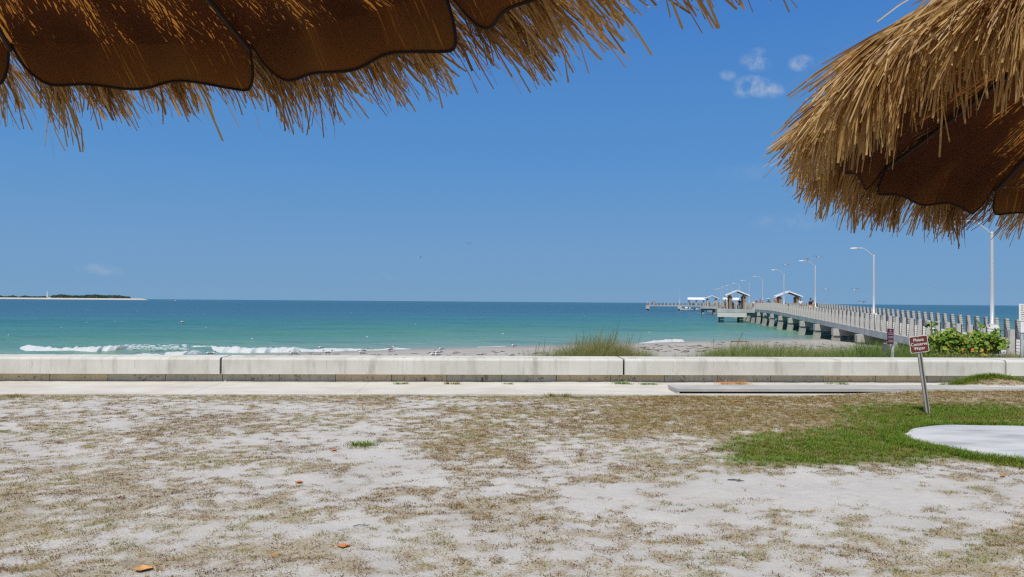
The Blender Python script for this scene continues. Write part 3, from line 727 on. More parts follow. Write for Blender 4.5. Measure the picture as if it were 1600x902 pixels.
# shelters
def shelter(loc, rz, label, ww, ll, eave, rise, colw=.46, dark=False):
    t = thing('pier_shelter', label, 'shelter', loc, rz, 'open shelters on the pier')
    ov = .62; hw = ww / 2
    for sx in (-1, 1):
        for sy in ([-1, 1] if ll < 6 else [-1, 0, 1]):
            x = sx * (hw - ov - colw / 2); y = sy * (ll / 2 - .55)
            c = MB().box(x - colw / 2, x + colw / 2, y - colw / 2, y + colw / 2, -.01, eave - .02, .02).build('column', M['wood'] if not dark else M['post'], t)
            MB().box(x - colw / 2 - .05, x + colw / 2 + .05, y - colw / 2 - .05, y + colw / 2 + .05, eave - .26, eave - .12, .01).build('collar', M['soffit'], c)
        MB().box(sx * (hw - ov - colw / 2) - .1, sx * (hw - ov - colw / 2) + .1, -ll / 2 + .1, ll / 2 - .1, eave - .019, eave + .2).build('beam', M['soffit'], t)
    th = .24
    for sx in (-1, 1):
        r = MB(); a = (0, eave + rise); b = (sx * hw, eave + .02)
        pts = [a, b, (b[0], b[1] + th), (0, a[1] + th)]
        r.prism(pts if sx > 0 else pts[::-1], 'y', -ll / 2, ll / 2).build('roof_slope', M['roofw'], t)
        s = MB(); q = [(0, a[1] - .05), (sx * (hw - .12), b[1] + .0), (sx * (hw - .12), b[1] + .03), (0, a[1] - .005)]
        s.prism(q if sx > 0 else q[::-1], 'y', -ll / 2 + .12, ll / 2 - .12).build('soffit', M['soffit'], t)
    rc = MB().box(-.16, .16, -ll / 2 - .02, ll / 2 + .02, eave + rise + th - .05, eave + rise + th + .03, .01).build('ridge_cap', M['roofw'], t)
    return t
s1 = shelter(pier_pt(-2.85, 136.2, .78), PA, 'large white roofed shelter on the near side platform of the pier', 4.0, 4.6, 2.18, .86)
s2 = shelter(pier_pt(W + 1.35, 146, .78), PA, 'white roofed shelter with brown columns behind the rail at right', 4.7, 4.2, 2.12, .95)
s3 = shelter(pier_pt(-2.7, 232, .78), PA, 'smaller grey columned shelter on the farther side platform', 4.1, 4.4, 2.2, .85, dark=True)
s4 = shelter(pier_pt(-4.7, 323, .78), PA + math.pi / 2, 'long flat looking white roof at the far left end of the pier head', 4.2, 7.0, 2.2, .85, dark=True)
s5 = shelter(pier_pt(9.2, 323, .78), PA + math.pi / 2, 'long white roof glimpsed through and beside the large platform shelter', 4.2, 7.0, 2.2, .85, dark=True)
# picnic table and bench under the near shelter
bt = thing('picnic_table', 'dark picnic table under the large platform shelter', 'table', pier_pt(-3.2, 136.0, .78), PA)
MB().box(-.75, .75, -.38, .38, .70, .76, .01).build('table_top', M['greywood'], bt)
for sy in (-1, 1):
    MB().box(-.75, .75, sy * .72 - .13, sy * .72 + .13, .42, .46, .01).build('bench', M['greywood'], bt)
for sx in (-.5, .5):
    MB().box(sx - .04, sx + .04, -.8, .8, .36, .415).box(sx - .05, sx + .05, -.3, -.2, -.01, .695).box(sx - .05, sx + .05, .2, .3, -.01, .695).build('leg', M['strip'], bt)

# ------------------------------------------------------------------ people on the pier
def skin_mesh(name, nodes, edges, sub=1):
    me = bpy.data.meshes.new(name); me.from_pydata([n[0] for n in nodes], edges, [])
    o = bpy.data.objects.new(name, me); COL.objects.link(o)
    md = o.modifiers.new('s', 'SKIN'); md.use_smooth_shade = True
    for v, n in zip(me.skin_vertices[0].data, nodes): v.radius = (n[1], n[1] if len(n) < 3 else n[2]); v.use_root = False
    me.skin_vertices[0].data[0].use_root = True
    sb = o.modifiers.new('b', 'SUBSURF'); sb.levels = sub; sb.render_levels = sub
    dg = bpy.context.evaluated_depsgraph_get(); res = bpy.data.meshes.new_from_object(o.evaluated_get(dg)); res.name = name
    bpy.data.objects.remove(o); bpy.data.meshes.remove(me); return res
def person_meshes(pose):
    """a 1.72 m figure facing -x (towards the near rail); returns body, shirt, shorts, hair meshes"""
    ln = {'stand': 0.0, 'lean': -.16, 'sit': -.03}[pose]; dz = -.42 if pose == 'sit' else 0
    hip = (0, 0, .93 + dz); ch = (ln * .8, 0, 1.25 + dz); nk = (ln * 1.25, 0, 1.46 + dz); hd = (ln * 1.35 - .02, 0, 1.60 + dz)
    if pose == 'lean': hand = lambda s: (-.40, s * .2, 1.10); elb = lambda s: (-.30, s * .27, 1.16)
    elif pose == 'sit': hand = lambda s: (-.34, s * .14, .72); elb = lambda s: (-.1, s * .27, .72)
    else: hand = lambda s: (-.10, s * .27, .78); elb = lambda s: (.03, s * .27, 1.08)
    knee = lambda s: (-.42, s * .12, .50) if pose == 'sit' else (-.02, s * .11, .50)
    foot = lambda s: (-.42, s * .12, .06) if pose == 'sit' else (.02, s * .12, .06)
    N = [(hip, .135, .10), (ch, .15, .10), (nk, .055), (hd, .082, .095), ((hd[0] - .01, 0, hd[2] + .07), .07, .08)]; E = [(0, 1), (1, 2), (2, 3), (3, 4)]
    N.append(((hd[0] - .10, 0, hd[2] - .005), .018)); E.append((3, 5))        # nose
    for s in (-1, 1):
        b = len(N); sh = (nk[0] - .0, s * .19, nk[2] - .07)
        N += [(sh, .06), (elb(s), .042), (hand(s), .032), ((hand(s)[0] - .07, hand(s)[1], hand(s)[2] - .05), .03)]; E += [(1, b), (b, b + 1), (b + 1, b + 2), (b + 2, b + 3)]
        for q in range(4):
            N.append(((hand(s)[0] - .13, hand(s)[1] + (q - 1.5) * .022, hand(s)[2] - .12 + .008 * abs(q - 1.5)), .009)); E.append((b + 3, b + 4 + q))
        N.append(((hand(s)[0] - .09, hand(s)[1] - s * .05, hand(s)[2] - .07), .010)); E.append((b + 3, b + 8))
        b = len(N)
        N += [((hip[0], s * .10, hip[2] - .08), .09), (knee(s), .06), (foot(s), .042), ((foot(s)[0] - .16, foot(s)[1], .04), .035)]; E += [(0, b), (b, b + 1), (b + 1, b + 2), (b + 2, b + 3)]
    body = skin_mesh('body', N, E)
    N = [((hip[0], 0, hip[2] + .04), .155, .125), ((ch[0] * .6, 0, ch[2] - .12), .16, .125), (ch, .175, .125), ((nk[0], 0, nk[2] - .03), .085)]; E = [(0, 1), (1, 2), (2, 3)]
    for s in (-1, 1):
        b = len(N); e = elb(s); sh = (nk[0], s * .19, nk[2] - .07); mid = tuple(sh[i] * .35 + e[i] * .65 for i in range(3)); N += [(sh, .078), (mid, .064)]; E += [(2, b), (b, b + 1)]
    shirt = skin_mesh('shirt', N, E)
    N = [((hip[0], 0, hip[2] + .02), .15, .125)]; E = []
    for s in (-1, 1):
        b = len(N); k = knee(s); tp = (hip[0], s * .10, hip[2] - .10); N += [(tp, .11), (tuple(tp[i] * .3 + k[i] * .7 for i in range(3)), .088)]; E += [(0, b), (b, b + 1)]
    shorts = skin_mesh('shorts', N, E)
    hair = MB(); n = 10; prof = [(.088, -.02), (.102, .03), (.098, .09), (.07, .135), (.02, .155)]
    hair.lathe(prof, n, (hd[0] + .02, 0, hd[2])); me = bpy.data.meshes.new('hair'); me.from_pydata(hair.v, [], hair.f); me.polygons.foreach_set('use_smooth', [True] * len(me.polygons))
    cap = MB(); cap.lathe([(.11, .05), (.108, .09), (.08, .14), (.02, .16)], n, (hd[0] + .01, 0, hd[2])); cap.box(hd[0] - .22, hd[0] - .05, -.08, .08, hd[2] + .05, hd[2] + .065)
    mc = bpy.data.meshes.new('cap'); mc.from_pydata(cap.v, [], cap.f)
    return body, shirt, shorts, me, mc
PM = {p: person_meshes(p) for p in ('stand', 'lean', 'sit')}
skinm = [plain('skin_light', (.55, .33, .23), (.48, .28, .19)), plain('skin_tan', (.36, .20, .12), (.32, .17, .10))]
cloth = {k: plain('cloth_' + k, c, rough=.9) for k, c in dict(white=(.75, .75, .73), red=(.50, .06, .05), orange=(.75, .27, .07), navy=(.03, .045, .10), black=(.02, .02, .022), blue=(.12, .22, .45), green=(.07, .13, .08), grey=(.3, .3, .31), pink=(.65, .3, .3), khaki=(.4, .33, .22)).items()}
hairm = {k: plain('hair_' + k, c, rough=.8) for k, c in dict(dark=(.02, .015, .012), brown=(.08, .045, .025), blond=(.4, .28, .13), grey=(.45, .44, .42)).items()}
def person(loc, rz, label, pose, skin_, shirt, shorts, hair, hat=None, h=1.0):
    t = thing('person', label, 'person', loc, rz, 'people out on the pier'); t.scale = (h, h, h)
    b, s, sh, hr, cp = PM[pose]
    def put(name, me, m):
        me2 = me.copy(); me2.materials.clear(); o = link_mesh(name, me2, m, t); return o
    put('body', b, skinm[skin_]); put('shirt', s, cloth[shirt]); put('shorts', sh, cloth[shorts]); put('hair', hr, hairm[hair])
    if hat: put('cap', cp, cloth[hat])
    return t
def on_pier(px, w):            # the deck point of row w seen in pixel column px
    k = (px - 800) / 1200; a = PO + PN * w; t = (k * a.y - a.x) / (PU.x - k * PU.y); return pier_pt(w, t, deck_z(t)), t
for (px, w, yaw, lab, pose, sk, sh, st_, hr, hat, h) in [
    (1177.5, 2.2, 1.0, 'person in a white top on the pier just right of the dark end post', 'stand', 0, 'white', 'navy', 'blond', None, .93),
    (1184, 1.0, .2, 'person in a red shirt and white cap at the near rail', 'lean', 1, 'red', 'navy', 'dark', 'white', 1.02),
    (1188, 1.9, .5, 'person with dark hair in a dark red shirt beside the lamp post', 'stand', 1, 'red', 'black', 'dark', None, .98),
    (1193.5, .9, .0, 'stooping person in a red and white outfit with white hair', 'lean', 0, 'red', 'white', 'grey', None, .93),
    (1199, 1.2, -.3, 'person in a blue shirt and white cap on the pier', 'stand', 0, 'blue', 'khaki', 'brown', 'white', 1.02),
    (1203.5, 1.4, .4, 'person in a dark green shirt holding out an arm over the rail', 'lean', 1, 'green', 'khaki', 'dark', 'white', 1.03),
    (1214, .75, .1, 'person in an orange top leaning over the near rail by the brown column', 'lean', 0, 'orange', 'blue', 'blond', 'white', 1.1),
    (1251, 2.6, 1.4, 'person with dark hair in a white shirt right of the brown-columned shelter', 'stand', 1, 'white', 'navy', 'dark', None, 1.0),
    (1266.5, 2.4, .6, 'tall dark haired person in a black and white shirt near the third lamp', 'stand', 1, 'black', 'white', 'dark', None, 1.08),
    (1270.5, 2.9, 2.2, 'person in a pale shirt walking beside the tall dark haired one', 'stand', 0, 'khaki', 'grey', 'brown', None, .93)]:
    p, t_ = on_pier(px, w); person(p, PA + yaw, lab, pose, sk, sh, st_, hr, hat, h)
for (w, t_, yaw, lab, pose, sk, sh, st_, hr, hat) in [
    (-3.5, 136.9, -1.4, 'dark haired person in black seated at the table under the large shelter', 'sit', 1, 'black', 'white', 'dark', None),
    (-2.2, 137.6, .7, 'person in navy standing at the right column of the large shelter', 'stand', 0, 'navy', 'khaki', 'brown', None),
    (-4.9, 134.2, 2.6, 'person in dark clothes by the left column of the large shelter', 'stand', 1, 'grey', 'black', 'dark', None),
    (-3.6, 231, .8, 'person in grey under the smaller far shelter', 'stand', 1, 'grey', 'navy', 'dark', None),
    (-1.9, 230.5, .2, 'person in white under the smaller far shelter', 'stand', 0, 'white', 'red', 'brown', None),
    (-24.6, 319.8, 1.2, 'person in white at the far left corner of the pier head', 'stand', 0, 'white', 'grey', 'grey', 'white'),
    (-22.3, 320.4, .5, 'person in black standing near the far left corner of the pier head', 'stand', 1, 'black', 'black', 'dark', None),
    (-21.4, 320.0, .5, 'person in pale clothes beside the one in black on the pier head', 'stand', 0, 'khaki', 'white', 'brown', None),
    (-7.6, 320.0, .5, 'person in navy under the left end of the long far roof', 'stand', 1, 'navy', 'grey', 'dark', None),
    (-4.4, 320.5, .9, 'person in pink under the middle of the long far roof', 'stand', 0, 'pink', 'grey', 'brown', None)]:
    zz = .78; 
    person(pier_pt(w, t_, zz), PA + yaw, lab, pose, sk, sh, st_, hr, hat)

# ------------------------------------------------------------------ boats
M['hull'] = plain('white_hull', (.80, .80, .78), (.72, .72, .70), 2, .35, .5); M['glass'] = plain('boat_glass', (.03, .05, .06), rough=.1, spec=.6)
M['antifoul'] = plain('teal_hull_stripe', (.03, .16, .17), rough=.5)
def boat():
    t = thing('motor_boat', '', 'boat', (0, 0, 0), 0, 'white motor boats on the water')
    st = []; n = 9
    for i in range(n):
        q = i / (n - 1); x = -3.1 + 6.2 * q; hw = 1.15 * (1 - max(0, (q - .45) / .55) ** 2.2); hw = max(hw, .03); dk = .62 + .32 * q ** 2; ch = -.02 + .35 * max(0, q - .6)
        st.append([(x, -hw, dk), (x, -hw * .82, ch), (x, 0, -.35 + .5 * max(0, q - .7)), (x, hw * .82, ch), (x, hw, dk)])
    vs = [v for s in st for v in s]; fs = [(i * 5 + k, i * 5 + k + 1, i * 5 + k + 6, i * 5 + k + 5) for i in range(n - 1) for k in range(4)]
    fs += [(0, 1, 2, 3, 4)] + [(i * 5 + 4, i * 5, i * 5 + 5, i * 5 + 9) for i in range(n - 1)]
    h = MB().add(vs, fs).build('hull', M['hull'], t)
    MB().tube([(-3.1, -1.17, .6), (-.5, -1.17, .66), (1.6, -.98, .80), (3.05, -.05, .96), (1.6, .98, .80), (-.5, 1.17, .66), (-3.1, 1.17, .6)], .05, 6).build('rub_rail', M['antifoul'], h)
    MB().box(-.4, .7, -.5, .5, .6, 1.35, .06).build('console', M['hull'], t)
    MB().add([(.3, -.45, 1.34), (.3, .45, 1.34), (.05, .4, 1.8), (.05, -.4, 1.8), (.33, -.45, 1.34), (.33, .45, 1.34), (.08, .4, 1.8), (.08, -.4, 1.8)], [(0, 1, 2, 3), (7, 6, 5, 4), (0, 4, 5, 1), (1, 5, 6, 2), (2, 6, 7, 3), (3, 7, 4, 0)]).build('windscreen', M['glass'], t)
    MB().box(-1.7, -1.1, -.55, .55, .6, 1.1, .05).build('seat', M['hull'], t)
    MB().box(-3.55, -3.1, -.25, .25, .2, 1.15, .06).box(-3.45, -3.25, -.08, .08, -.6, .2).build('outboard', M['strip'], t)
    return t
b0 = boat()
for i, (px, D, s, rz, lab) in enumerate([(1073, 352, 1.0, 2.9, 'white motor boat lying under the far arm of the pier'), (1089, 352, .55, 3.0, 'small white boat right of the larger one under the pier arm'),
                                (274, 1500, 1.15, .1, 'larger white boat on the horizon right of the island'), (265, 1500, .6, .2, 'small boat just left of the larger one on the horizon'),
                                (300, 1600, .6, .1, 'lone small boat on the horizon, third from the island'), (342, 1700, .7, .3, 'farthest right small boat on the horizon')]):
    o = b0 if i == 0 else copy_tree(b0); p = at(px, 470, D); o.location = (p.x, p.y, SEA_Z + .12); o.scale = (s,) * 3; o.rotation_euler = (0, 0, rz); o['label'] = lab

# ------------------------------------------------------------------ island with lighthouse
def foliage_mat(name, stops, tr=.2):
    t = NT(name); c = t.ramp(t.attr('tint'), stops); t.base(c, .6, .3); t.translucent(c, tr); return t.m
ID = 2700.0
def ix(px): return at(px, 470, ID).x
isl_pts = []
xs = np.concatenate([np.linspace(ix(-900), ix(0), 40)[:-1], np.linspace(ix(0), ix(232), 60)]); ys = np.linspace(ID - 30, ID + 200, 20)
X, Y = np.meshgrid(xs, ys)
tip = smooth(ix(233), ix(222), X); q = (Y - ys[0]) / 230
X = X * (Y / ID)
Z = SEA_Z - 1.5 + tip * (1 - (2 * q - 1) ** 6) * (2.2 + 3.6 * smooth(ix(215), ix(195), X) * smooth(.02, .12, q)) + 1.1 * smooth(ix(234), ix(228), X)
o = np_mesh('island', np.stack([X, Y, Z], -1).reshape(-1, 3), grid_faces(len(ys), len(xs)), plain('island_sand', (.56, .52, .45), (.48, .44, .37), .05, .9), smoothed=True)
tag(o, 'low sandy island on the horizon at left', kind='structure')
r = np.random.default_rng(3); N = 26000
cx = r.uniform(ix(-700), ix(203), N); pxs, _ = to_px(np.stack([cx, np.full(N, ID), np.zeros(N)], -1))
prof = 5.2 + 1.6 * fbm(cx * .012, cx * 0, 5) + 5.6 * np.interp(pxs, [76, 84, 95, 104, 112, 120, 128, 136, 150, 156, 166, 176, 186, 194, 203], [0, .55, 1.05, .75, .55, .8, .6, .75, 1.05, .8, .6, .85, .65, .35, 0.05]) + 4.5 * (fbm(cx * .045, cx * 0, 6) - .5)
prof = np.where(pxs < 0, 7.5 + 4 * (fbm(cx * .02, cx * 0, 7) - .3), prof); prof = np.clip(prof * 1.22, .8, None)
cz = 1.6 + prof * r.uniform(0.05, 1, N) ** .7; cy = ID + 25 + r.uniform(0, 90, N); cx = cx * cy / ID
V = np.stack([cx, cy, cz], -1)[:, None, :] + r.normal(0, 1, (N, 4, 3)) * np.array([2.6, 2, .95])
o = np_mesh('woods', V.reshape(-1, 3), np.arange(N * 4).reshape(-1, 4), foliage_mat('hazed_island_foliage', [(0, (.045, .075, .055)), (.5, (.075, .11, .075)), (1, (.105, .14, .09))]), attrs={'tint': np.repeat(np.clip(.5 + .5 * (fbm(cx * .05, cz * .2, 9) - .5) + r.normal(0, .18, N), 0, 1), 4)})  # greens lightened so that distance haze is part of the leaf colour
tag(o, 'dark green woods covering the low island', kind='stuff')
lh = thing('lighthouse', 'white lighthouse tower rising from the trees of the far island', 'lighthouse', (ix(70.8), ID + 12, 1.4))
MB().lathe([(3.0, 0), (2.6, 8), (2.25, 17), (2.2, 19.0)], 16).build('tower', M['white'], lh, True)
MB().lathe([(2.9, 19.0), (2.9, 19.6), (2.2, 19.6)], 16).build('gallery', M['white'], lh)
MB().lathe([(1.7, 19.6), (1.7, 22.0)], 12).build('lantern', M['white'], lh)
MB().lathe([(2.0, 22.0), (1.2, 22.9), (.15, 23.6)], 12).build('roof', M['white'], lh)
kh = thing('keeper_house', 'small white keeper house right of the far lighthouse', 'house', (ix(75.2), ID + 8, 1.4))
MB().box(-3, 3, -3, 3, -.5, 3.6).build('wall', M['white'], kh)
MB().prism([(-3.5, 3.6), (3.5, 3.6), (0, 5.6)], 'y', -3.4, 3.4).build('roof', M['roofw'], kh)
for xx in (-1.5, 1.5): MB().box(xx - .5, xx + .5, -3.06, -3.0, 1.2, 2.6).build('window', M['glass'], kh)
# ------------------------------------------------------------------ thatched umbrellas
def fabric_material():
    t = NT('brown_canvas'); n = t.noise(7, 4); c = t.ramp(n, [(.3, (.070, .030, .014)), (.7, (.098, .044, .020))])
    t.base(c, .85, .15); t.translucent((.60, .27, .05), .55); return t.m
def straw_material():
    t = NT('raffia_straw')
    c = t.ramp(t.attr('tint'), [(0, (.19, .09, .028)), (.3, (.37, .215, .075)), (.6, (.52, .345, .13)), (.85, (.58, .43, .21)), (1, (.60, .52, .38))])
    t.base(c, .5, .4); t.translucent(t.ramp(t.attr('tint'), [(0, (.34, .14, .025)), (.5, (.60, .32, .075)), (1, (.66, .44, .17))]), .38); return t.m
M['fabric'] = fabric_material(); M['straw'] = straw_material(); M['binding'] = plain('dark_binding', (.020, .012, .009), rough=.9)
M['ribmetal'] = plain('dark_rib_wood', (.035, .02, .013), rough=.6); M['poleu'] = plain('brown_umbrella_pole', (.16, .09, .05), rough=.5)
NS = 12
def umbrella(name, label, cx, cy, dz, R, rise, tx, ty, rot, seed, tip, n_fringe, n_cover, curve, lw, wide, tone, shag, r0f):
    root = thing(name, label, 'umbrella', (cx, cy, 0), 0, 'thatched umbrellas'); r = np.random.default_rng(seed)
    ZE = EYE + dz
    ang = [rot + i * 2 * math.pi / NS for i in range(NS)]
    def tilt(x, y): return tx * x + ty * y
    def rpoly(a):
        b = np.mod(a - rot, 2 * math.pi / NS) - math.pi / NS; return R * math.cos(math.pi / NS) / np.cos(b)
    # canopy: one panel between each pair of ribs, sagging a little
    for i in range(NS):
        a0, a1 = ang[i], ang[i] + 2 * math.pi / NS
        nu, nv = 7, 9; V = []
        for v in range(nv):
            q = .03 + .97 * v / (nv - 1)
            for u_ in range(nu):
                s = u_ / (nu - 1); x = R * q * ((1 - s) * math.cos(a0) + s * math.cos(a1)); y = R * q * ((1 - s) * math.sin(a0) + s * math.sin(a1))
                V.append((x, y, ZE + rise * (1 - q) - .022 * q * math.sin(math.pi * s) * math.sin(math.pi * min(1, q * .98)) + tilt(x, y)))
        np_mesh('canopy_panel', V, grid_faces(nv, nu), M['fabric'], root, True)
        # scalloped valance flap with its dark binding
        nu = 37; V = []; edge = []
        p0 = Vector((R * math.cos(a0), R * math.sin(a0), 0)); p1 = Vector((R * math.cos(a1), R * math.sin(a1), 0))
        out = ((p0 + p1) / 2).normalized()
        sw = random.uniform(-.02, .05)
        for k in range(nu):
            s = .5 - .5 * math.cos(math.pi * k / (nu - 1)) if 1 else k
            ce = lambda q, w_: (1 - (1 - min(q / w_, 1.0)) ** 2.6) ** (1 / 2.0)
            g = ce(s, .07) * ce(1 - s, lw)
            dd = (.080 + .006 * math.cos(4 * math.pi * (s - .02)) - .007 * math.exp(-((s - .36) / .10) ** 2)) * g
            ss = .5 + (s - .5) * .985
            for v in range(4):
                q = v / 3; p = p0.lerp(p1, ss) + out * (.75 * q * dd + sw * q * dd + .006 * math.sin(9 * s + i) * q)
                V.append((p.x, p.y, ZE - dd * q - .001 + tilt(p.x, p.y)))
            edge.append(V[-1])
        flap = np_mesh('valance_flap', V, grid_faces(nu, 4), M['fabric'], root, True)
        MB().tube(edge, .0032, 6).build('binding', M['binding'], flap)
        a = ang[i]; q0, q1 = .03, 1.0
        MB().tube([(R * q * math.cos(a), R * q * math.sin(a), ZE + rise * (1 - q) - .014 + tilt(R * q * math.cos(a), R * q * math.sin(a))) for q in (.03, .5, 1.0)], [.009, .008, .006], 6).build('rib', M['ribmetal'], root)
    MB().lathe([(.024, 0.02), (.024, ZE + rise - .1), (.06, ZE + rise - .09), (.06, ZE + rise - .02), (.02, ZE + rise + .0)], 12).build('pole', M['poleu'], root, True)
    MB().lathe([(.05, ZE + rise + .08), (.045, ZE + rise + .14), (.01, ZE + rise + .2)], 10).build('finial', M['poleu'], root)
    MB().lathe([(.30, 0.0), (.30, .05), (.26, .07), (.06, .09), (.05, .3), (.03, .31)], 20).build('base', M['greywood'], root, True)
    # strands: ribbons that lie on the cone and hang on past its edge
    slope = math.atan2(rise, R)
    def strands(nclump, per, r0lo, r0hi, past_lo, past_hi, lift_lo, lift_hi, curve, spread, tint0):
        cl = np.repeat(np.arange(nclump), per); N = len(cl)
        ca_ = r.uniform(0, 2 * np.pi, nclump); cr = np.sqrt(r.uniform(r0lo ** 2, r0hi ** 2, nclump)); cp = r.uniform(past_lo, past_hi, nclump)
        sg = sum(q[1] * np.maximum(0, np.cos(ca_ - q[0])) ** 3 for q in shag) * (cp > .1); cp = cp + sg * r.uniform(.5, 1.15, nclump); cdrift = r.normal(0, .16, nclump); cc = r.uniform(.05, 1.5, nclump) * curve * (1 + 9 * sg * (shag[0][1] > .1)); ct = r.normal(tint0, .14, nclump); cl_ = r.uniform(lift_lo, lift_hi, nclump)
        a = ca_[cl] + r.normal(0, spread, N) ; r0 = np.clip(cr[cl] + r.normal(0, .05, N), .04, 1.02); past = cp[cl] * r.uniform(.72, 1.12, N)
        rp = rpoly(a); rr = r0 * rp; L = np.where(past > -5, (rp - rr) / math.cos(slope) + past, .3)
        L = np.maximum(np.minimum(L, np.where(past < .06, r.uniform(.16, .46, N), 9)), .06); K = 7; h = L / (K - 1)
        drift = cdrift[cl] + r.normal(0, .07, N) - .75 * (a - ca_[cl]) * rp / np.maximum(L, .12); kap = cc[cl] * r.uniform(.6, 1.4, N); wav = np.abs(r.normal(0, .13, N)); ph = r.uniform(0, 6.28, N); lift = cl_[cl] + r.uniform(0, .012, N)
        rad = rr.copy(); tan = np.zeros(N); z = ZE + rise * (1 - rr / rp) + lift; pts = []; al = np.full(N, slope)
        for k in range(K):
            x = rad * np.cos(a) - tan * np.sin(a); y = rad * np.sin(a) + tan * np.cos(a)
            pts.append(np.stack([x, y, z + tx * x + ty * y], -1))
            beyond = np.clip((rad - rp * .97) / .10, 0, 1)
            al = al + kap * h * beyond * 2.2 + r.normal(0, .05, N) * beyond
            al = np.minimum(al, 1.5)
            dr = drift + r.normal(0, .07, N) * (.3 + beyond) + wav * np.sin(k * 1.1 + ph)
            rad = rad + h * np.cos(al) * np.cos(dr); tan = tan + h * np.sin(dr) * np.cos(al * .5); z = z - h * np.sin(al)
        P = np.stack(pts, 1); T = np.gradient(P, axis=1); T /= np.linalg.norm(T, axis=2, keepdims=True) + 1e-9
        upv = np.stack([-np.sin(a), np.cos(a), np.zeros(N)], -1)[:, None, :]; nrm = np.cross(T, np.broadcast_to(upv, T.shape)); nrm /= np.linalg.norm(nrm, axis=2, keepdims=True) + 1e-9
        tw = (r.normal(0, .7, N)[:, None] + np.linspace(0, 1, K)[None] * r.normal(0, 1.1, N)[:, None])[..., None]
        side = upv * np.cos(tw) + nrm * np.sin(tw)
        wd = (wide * r.uniform(.0014, .0036, N) * np.where(r.uniform(0, 1, N) < .12, 1.6, 1))[:, None, None] * np.linspace(1, .72, K)[None, :, None] * .5
        V = np.stack([P - side * wd, P + side * wd], 2).reshape(-1, 3)
        b = (np.arange(N) * 2 * K)[:, None] + np.arange(K - 1)[None] * 2; b = b.ravel()
        return V, np.stack([b, b + 1, b + 3, b + 2], 1), np.repeat(np.clip(ct[cl] + r.normal(0, .16, N), 0, 1), 2 * K)
    V, F, t_ = strands(n_fringe, 26, r0f, 1.01, tip[0], tip[1], .004, .04, curve, .018, tone)
    tag(np_mesh('thatch_fringe', V, F, M['straw'], root, attrs={'tint': t_}), kind='stuff')
    V, F, t_ = strands(n_cover, 15, .06, .97, -.10, .05, .004, .030, 1.5, .035, tone + .03)
    tag(np_mesh('thatch_cover', V, F, M['straw'], root, attrs={'tint': t_}), kind='stuff')
    V, F, t_ = strands(110, 4, .5, .95, .10, .30, .02, .07, 1.0, .06, tone + .12)
    tag(np_mesh('loose_straw', V, F, M['straw'], root, attrs={'tint': t_}), kind='stuff')
    return root
umbrella('thatched_umbrella', 'brown thatched umbrella overhead at the top left, seen from below with scalloped flaps', -.933, .699, .594, 1.086, .473, -.009, -.009, .735, 21, (.14, .275), 500, 620, .8, .17, 1.6, .40, [(1.85, .025), (.0, .05)], .92)
umbrella('thatched_umbrella', 'thatched umbrella at the right with sunlit straw hanging over its near edge', 1.879, 1.710, .526, 1.036, .592, -.036, -.108, .152, 22, (.14, .275), 560, 820, 1.7, .07, 1.6, .44, [(3.8, .12)], .80)

# ------------------------------------------------------------------ signs
def text_mesh(body, size, depth=.001, bold=.012):
    cu = bpy.data.curves.new('lettering', 'FONT'); cu.body = body; cu.size = size; cu.align_x = 'CENTER'; cu.align_y = 'CENTER'; cu.extrude = depth; cu.offset = size * bold; cu.resolution_u = 3
    o = bpy.data.objects.new('lettering', cu); COL.objects.link(o); dg = bpy.context.evaluated_depsgraph_get()
    me = bpy.data.meshes.new_from_object(o.evaluated_get(dg)); bpy.data.objects.remove(o); return me
def rounded(w, h, rad, n=5):
    pts = []
    for (cx_, cy_, a0) in ((w / 2 - rad, h / 2 - rad, 0), (-w / 2 + rad, h / 2 - rad, 90), (-w / 2 + rad, -h / 2 + rad, 180), (w / 2 - rad, -h / 2 + rad, 270)):
        for k in range(n + 1):
            a = math.radians(a0 + 90 * k / n); pts.append((cx_ + rad * math.cos(a), cy_ + rad * math.sin(a)))
    return pts
foot = onz(1450, 648, 0)
sg = thing('conserve_water_sign', 'small brown sign lettered Please Conserve Water on a leaning metal post', 'sign', foot); sg.rotation_euler = (math.radians(2), math.radians(-8.2), math.radians(-6))
MB().box(-.032, .032, -.018, .018, -.12, 1.235, .004).build('post', M['postmetal'], sg)
pst = sg.children[0]
MB().box(-.006, .016, -.0205, -.0178, .02, 1.0).build('shade_strip', M['groove_shade'], pst)  # flat dark strip on the face, painted shade of a groove
pl = MB().prism([(x, z + 1.135) for x, z in rounded(.285, .265, .022)], 'y', -.026, -.0205).build('plate', M['sign_white'], sg)
MB().prism([(x, z + 1.135) for x, z in rounded(.268, .248, .017)], 'y', -.0272, -.0262).build('panel', M['sign_brown'], pl)
for k, (w_, z) in enumerate((('Please', 1.205), ('Conserve', 1.137), ('Water', 1.069))):
    me = text_mesh(w_, .070, .0006, .010); o = link_mesh('lettering', me, M['sign_white'], pl); o.rotation_euler = (math.radians(90), 0, 0); o.location = (0, -.0282, z); o.scale = (.92, 1, 1)
for z in (1.235, 1.035): MB().lathe([(.007, 0), (.006, .003)], 8).build('bolt', M['postmetal'], pl).matrix_local = Matrix.Translation((0, -.0275, z)) @ Matrix.Rotation(math.radians(90), 4, 'X')
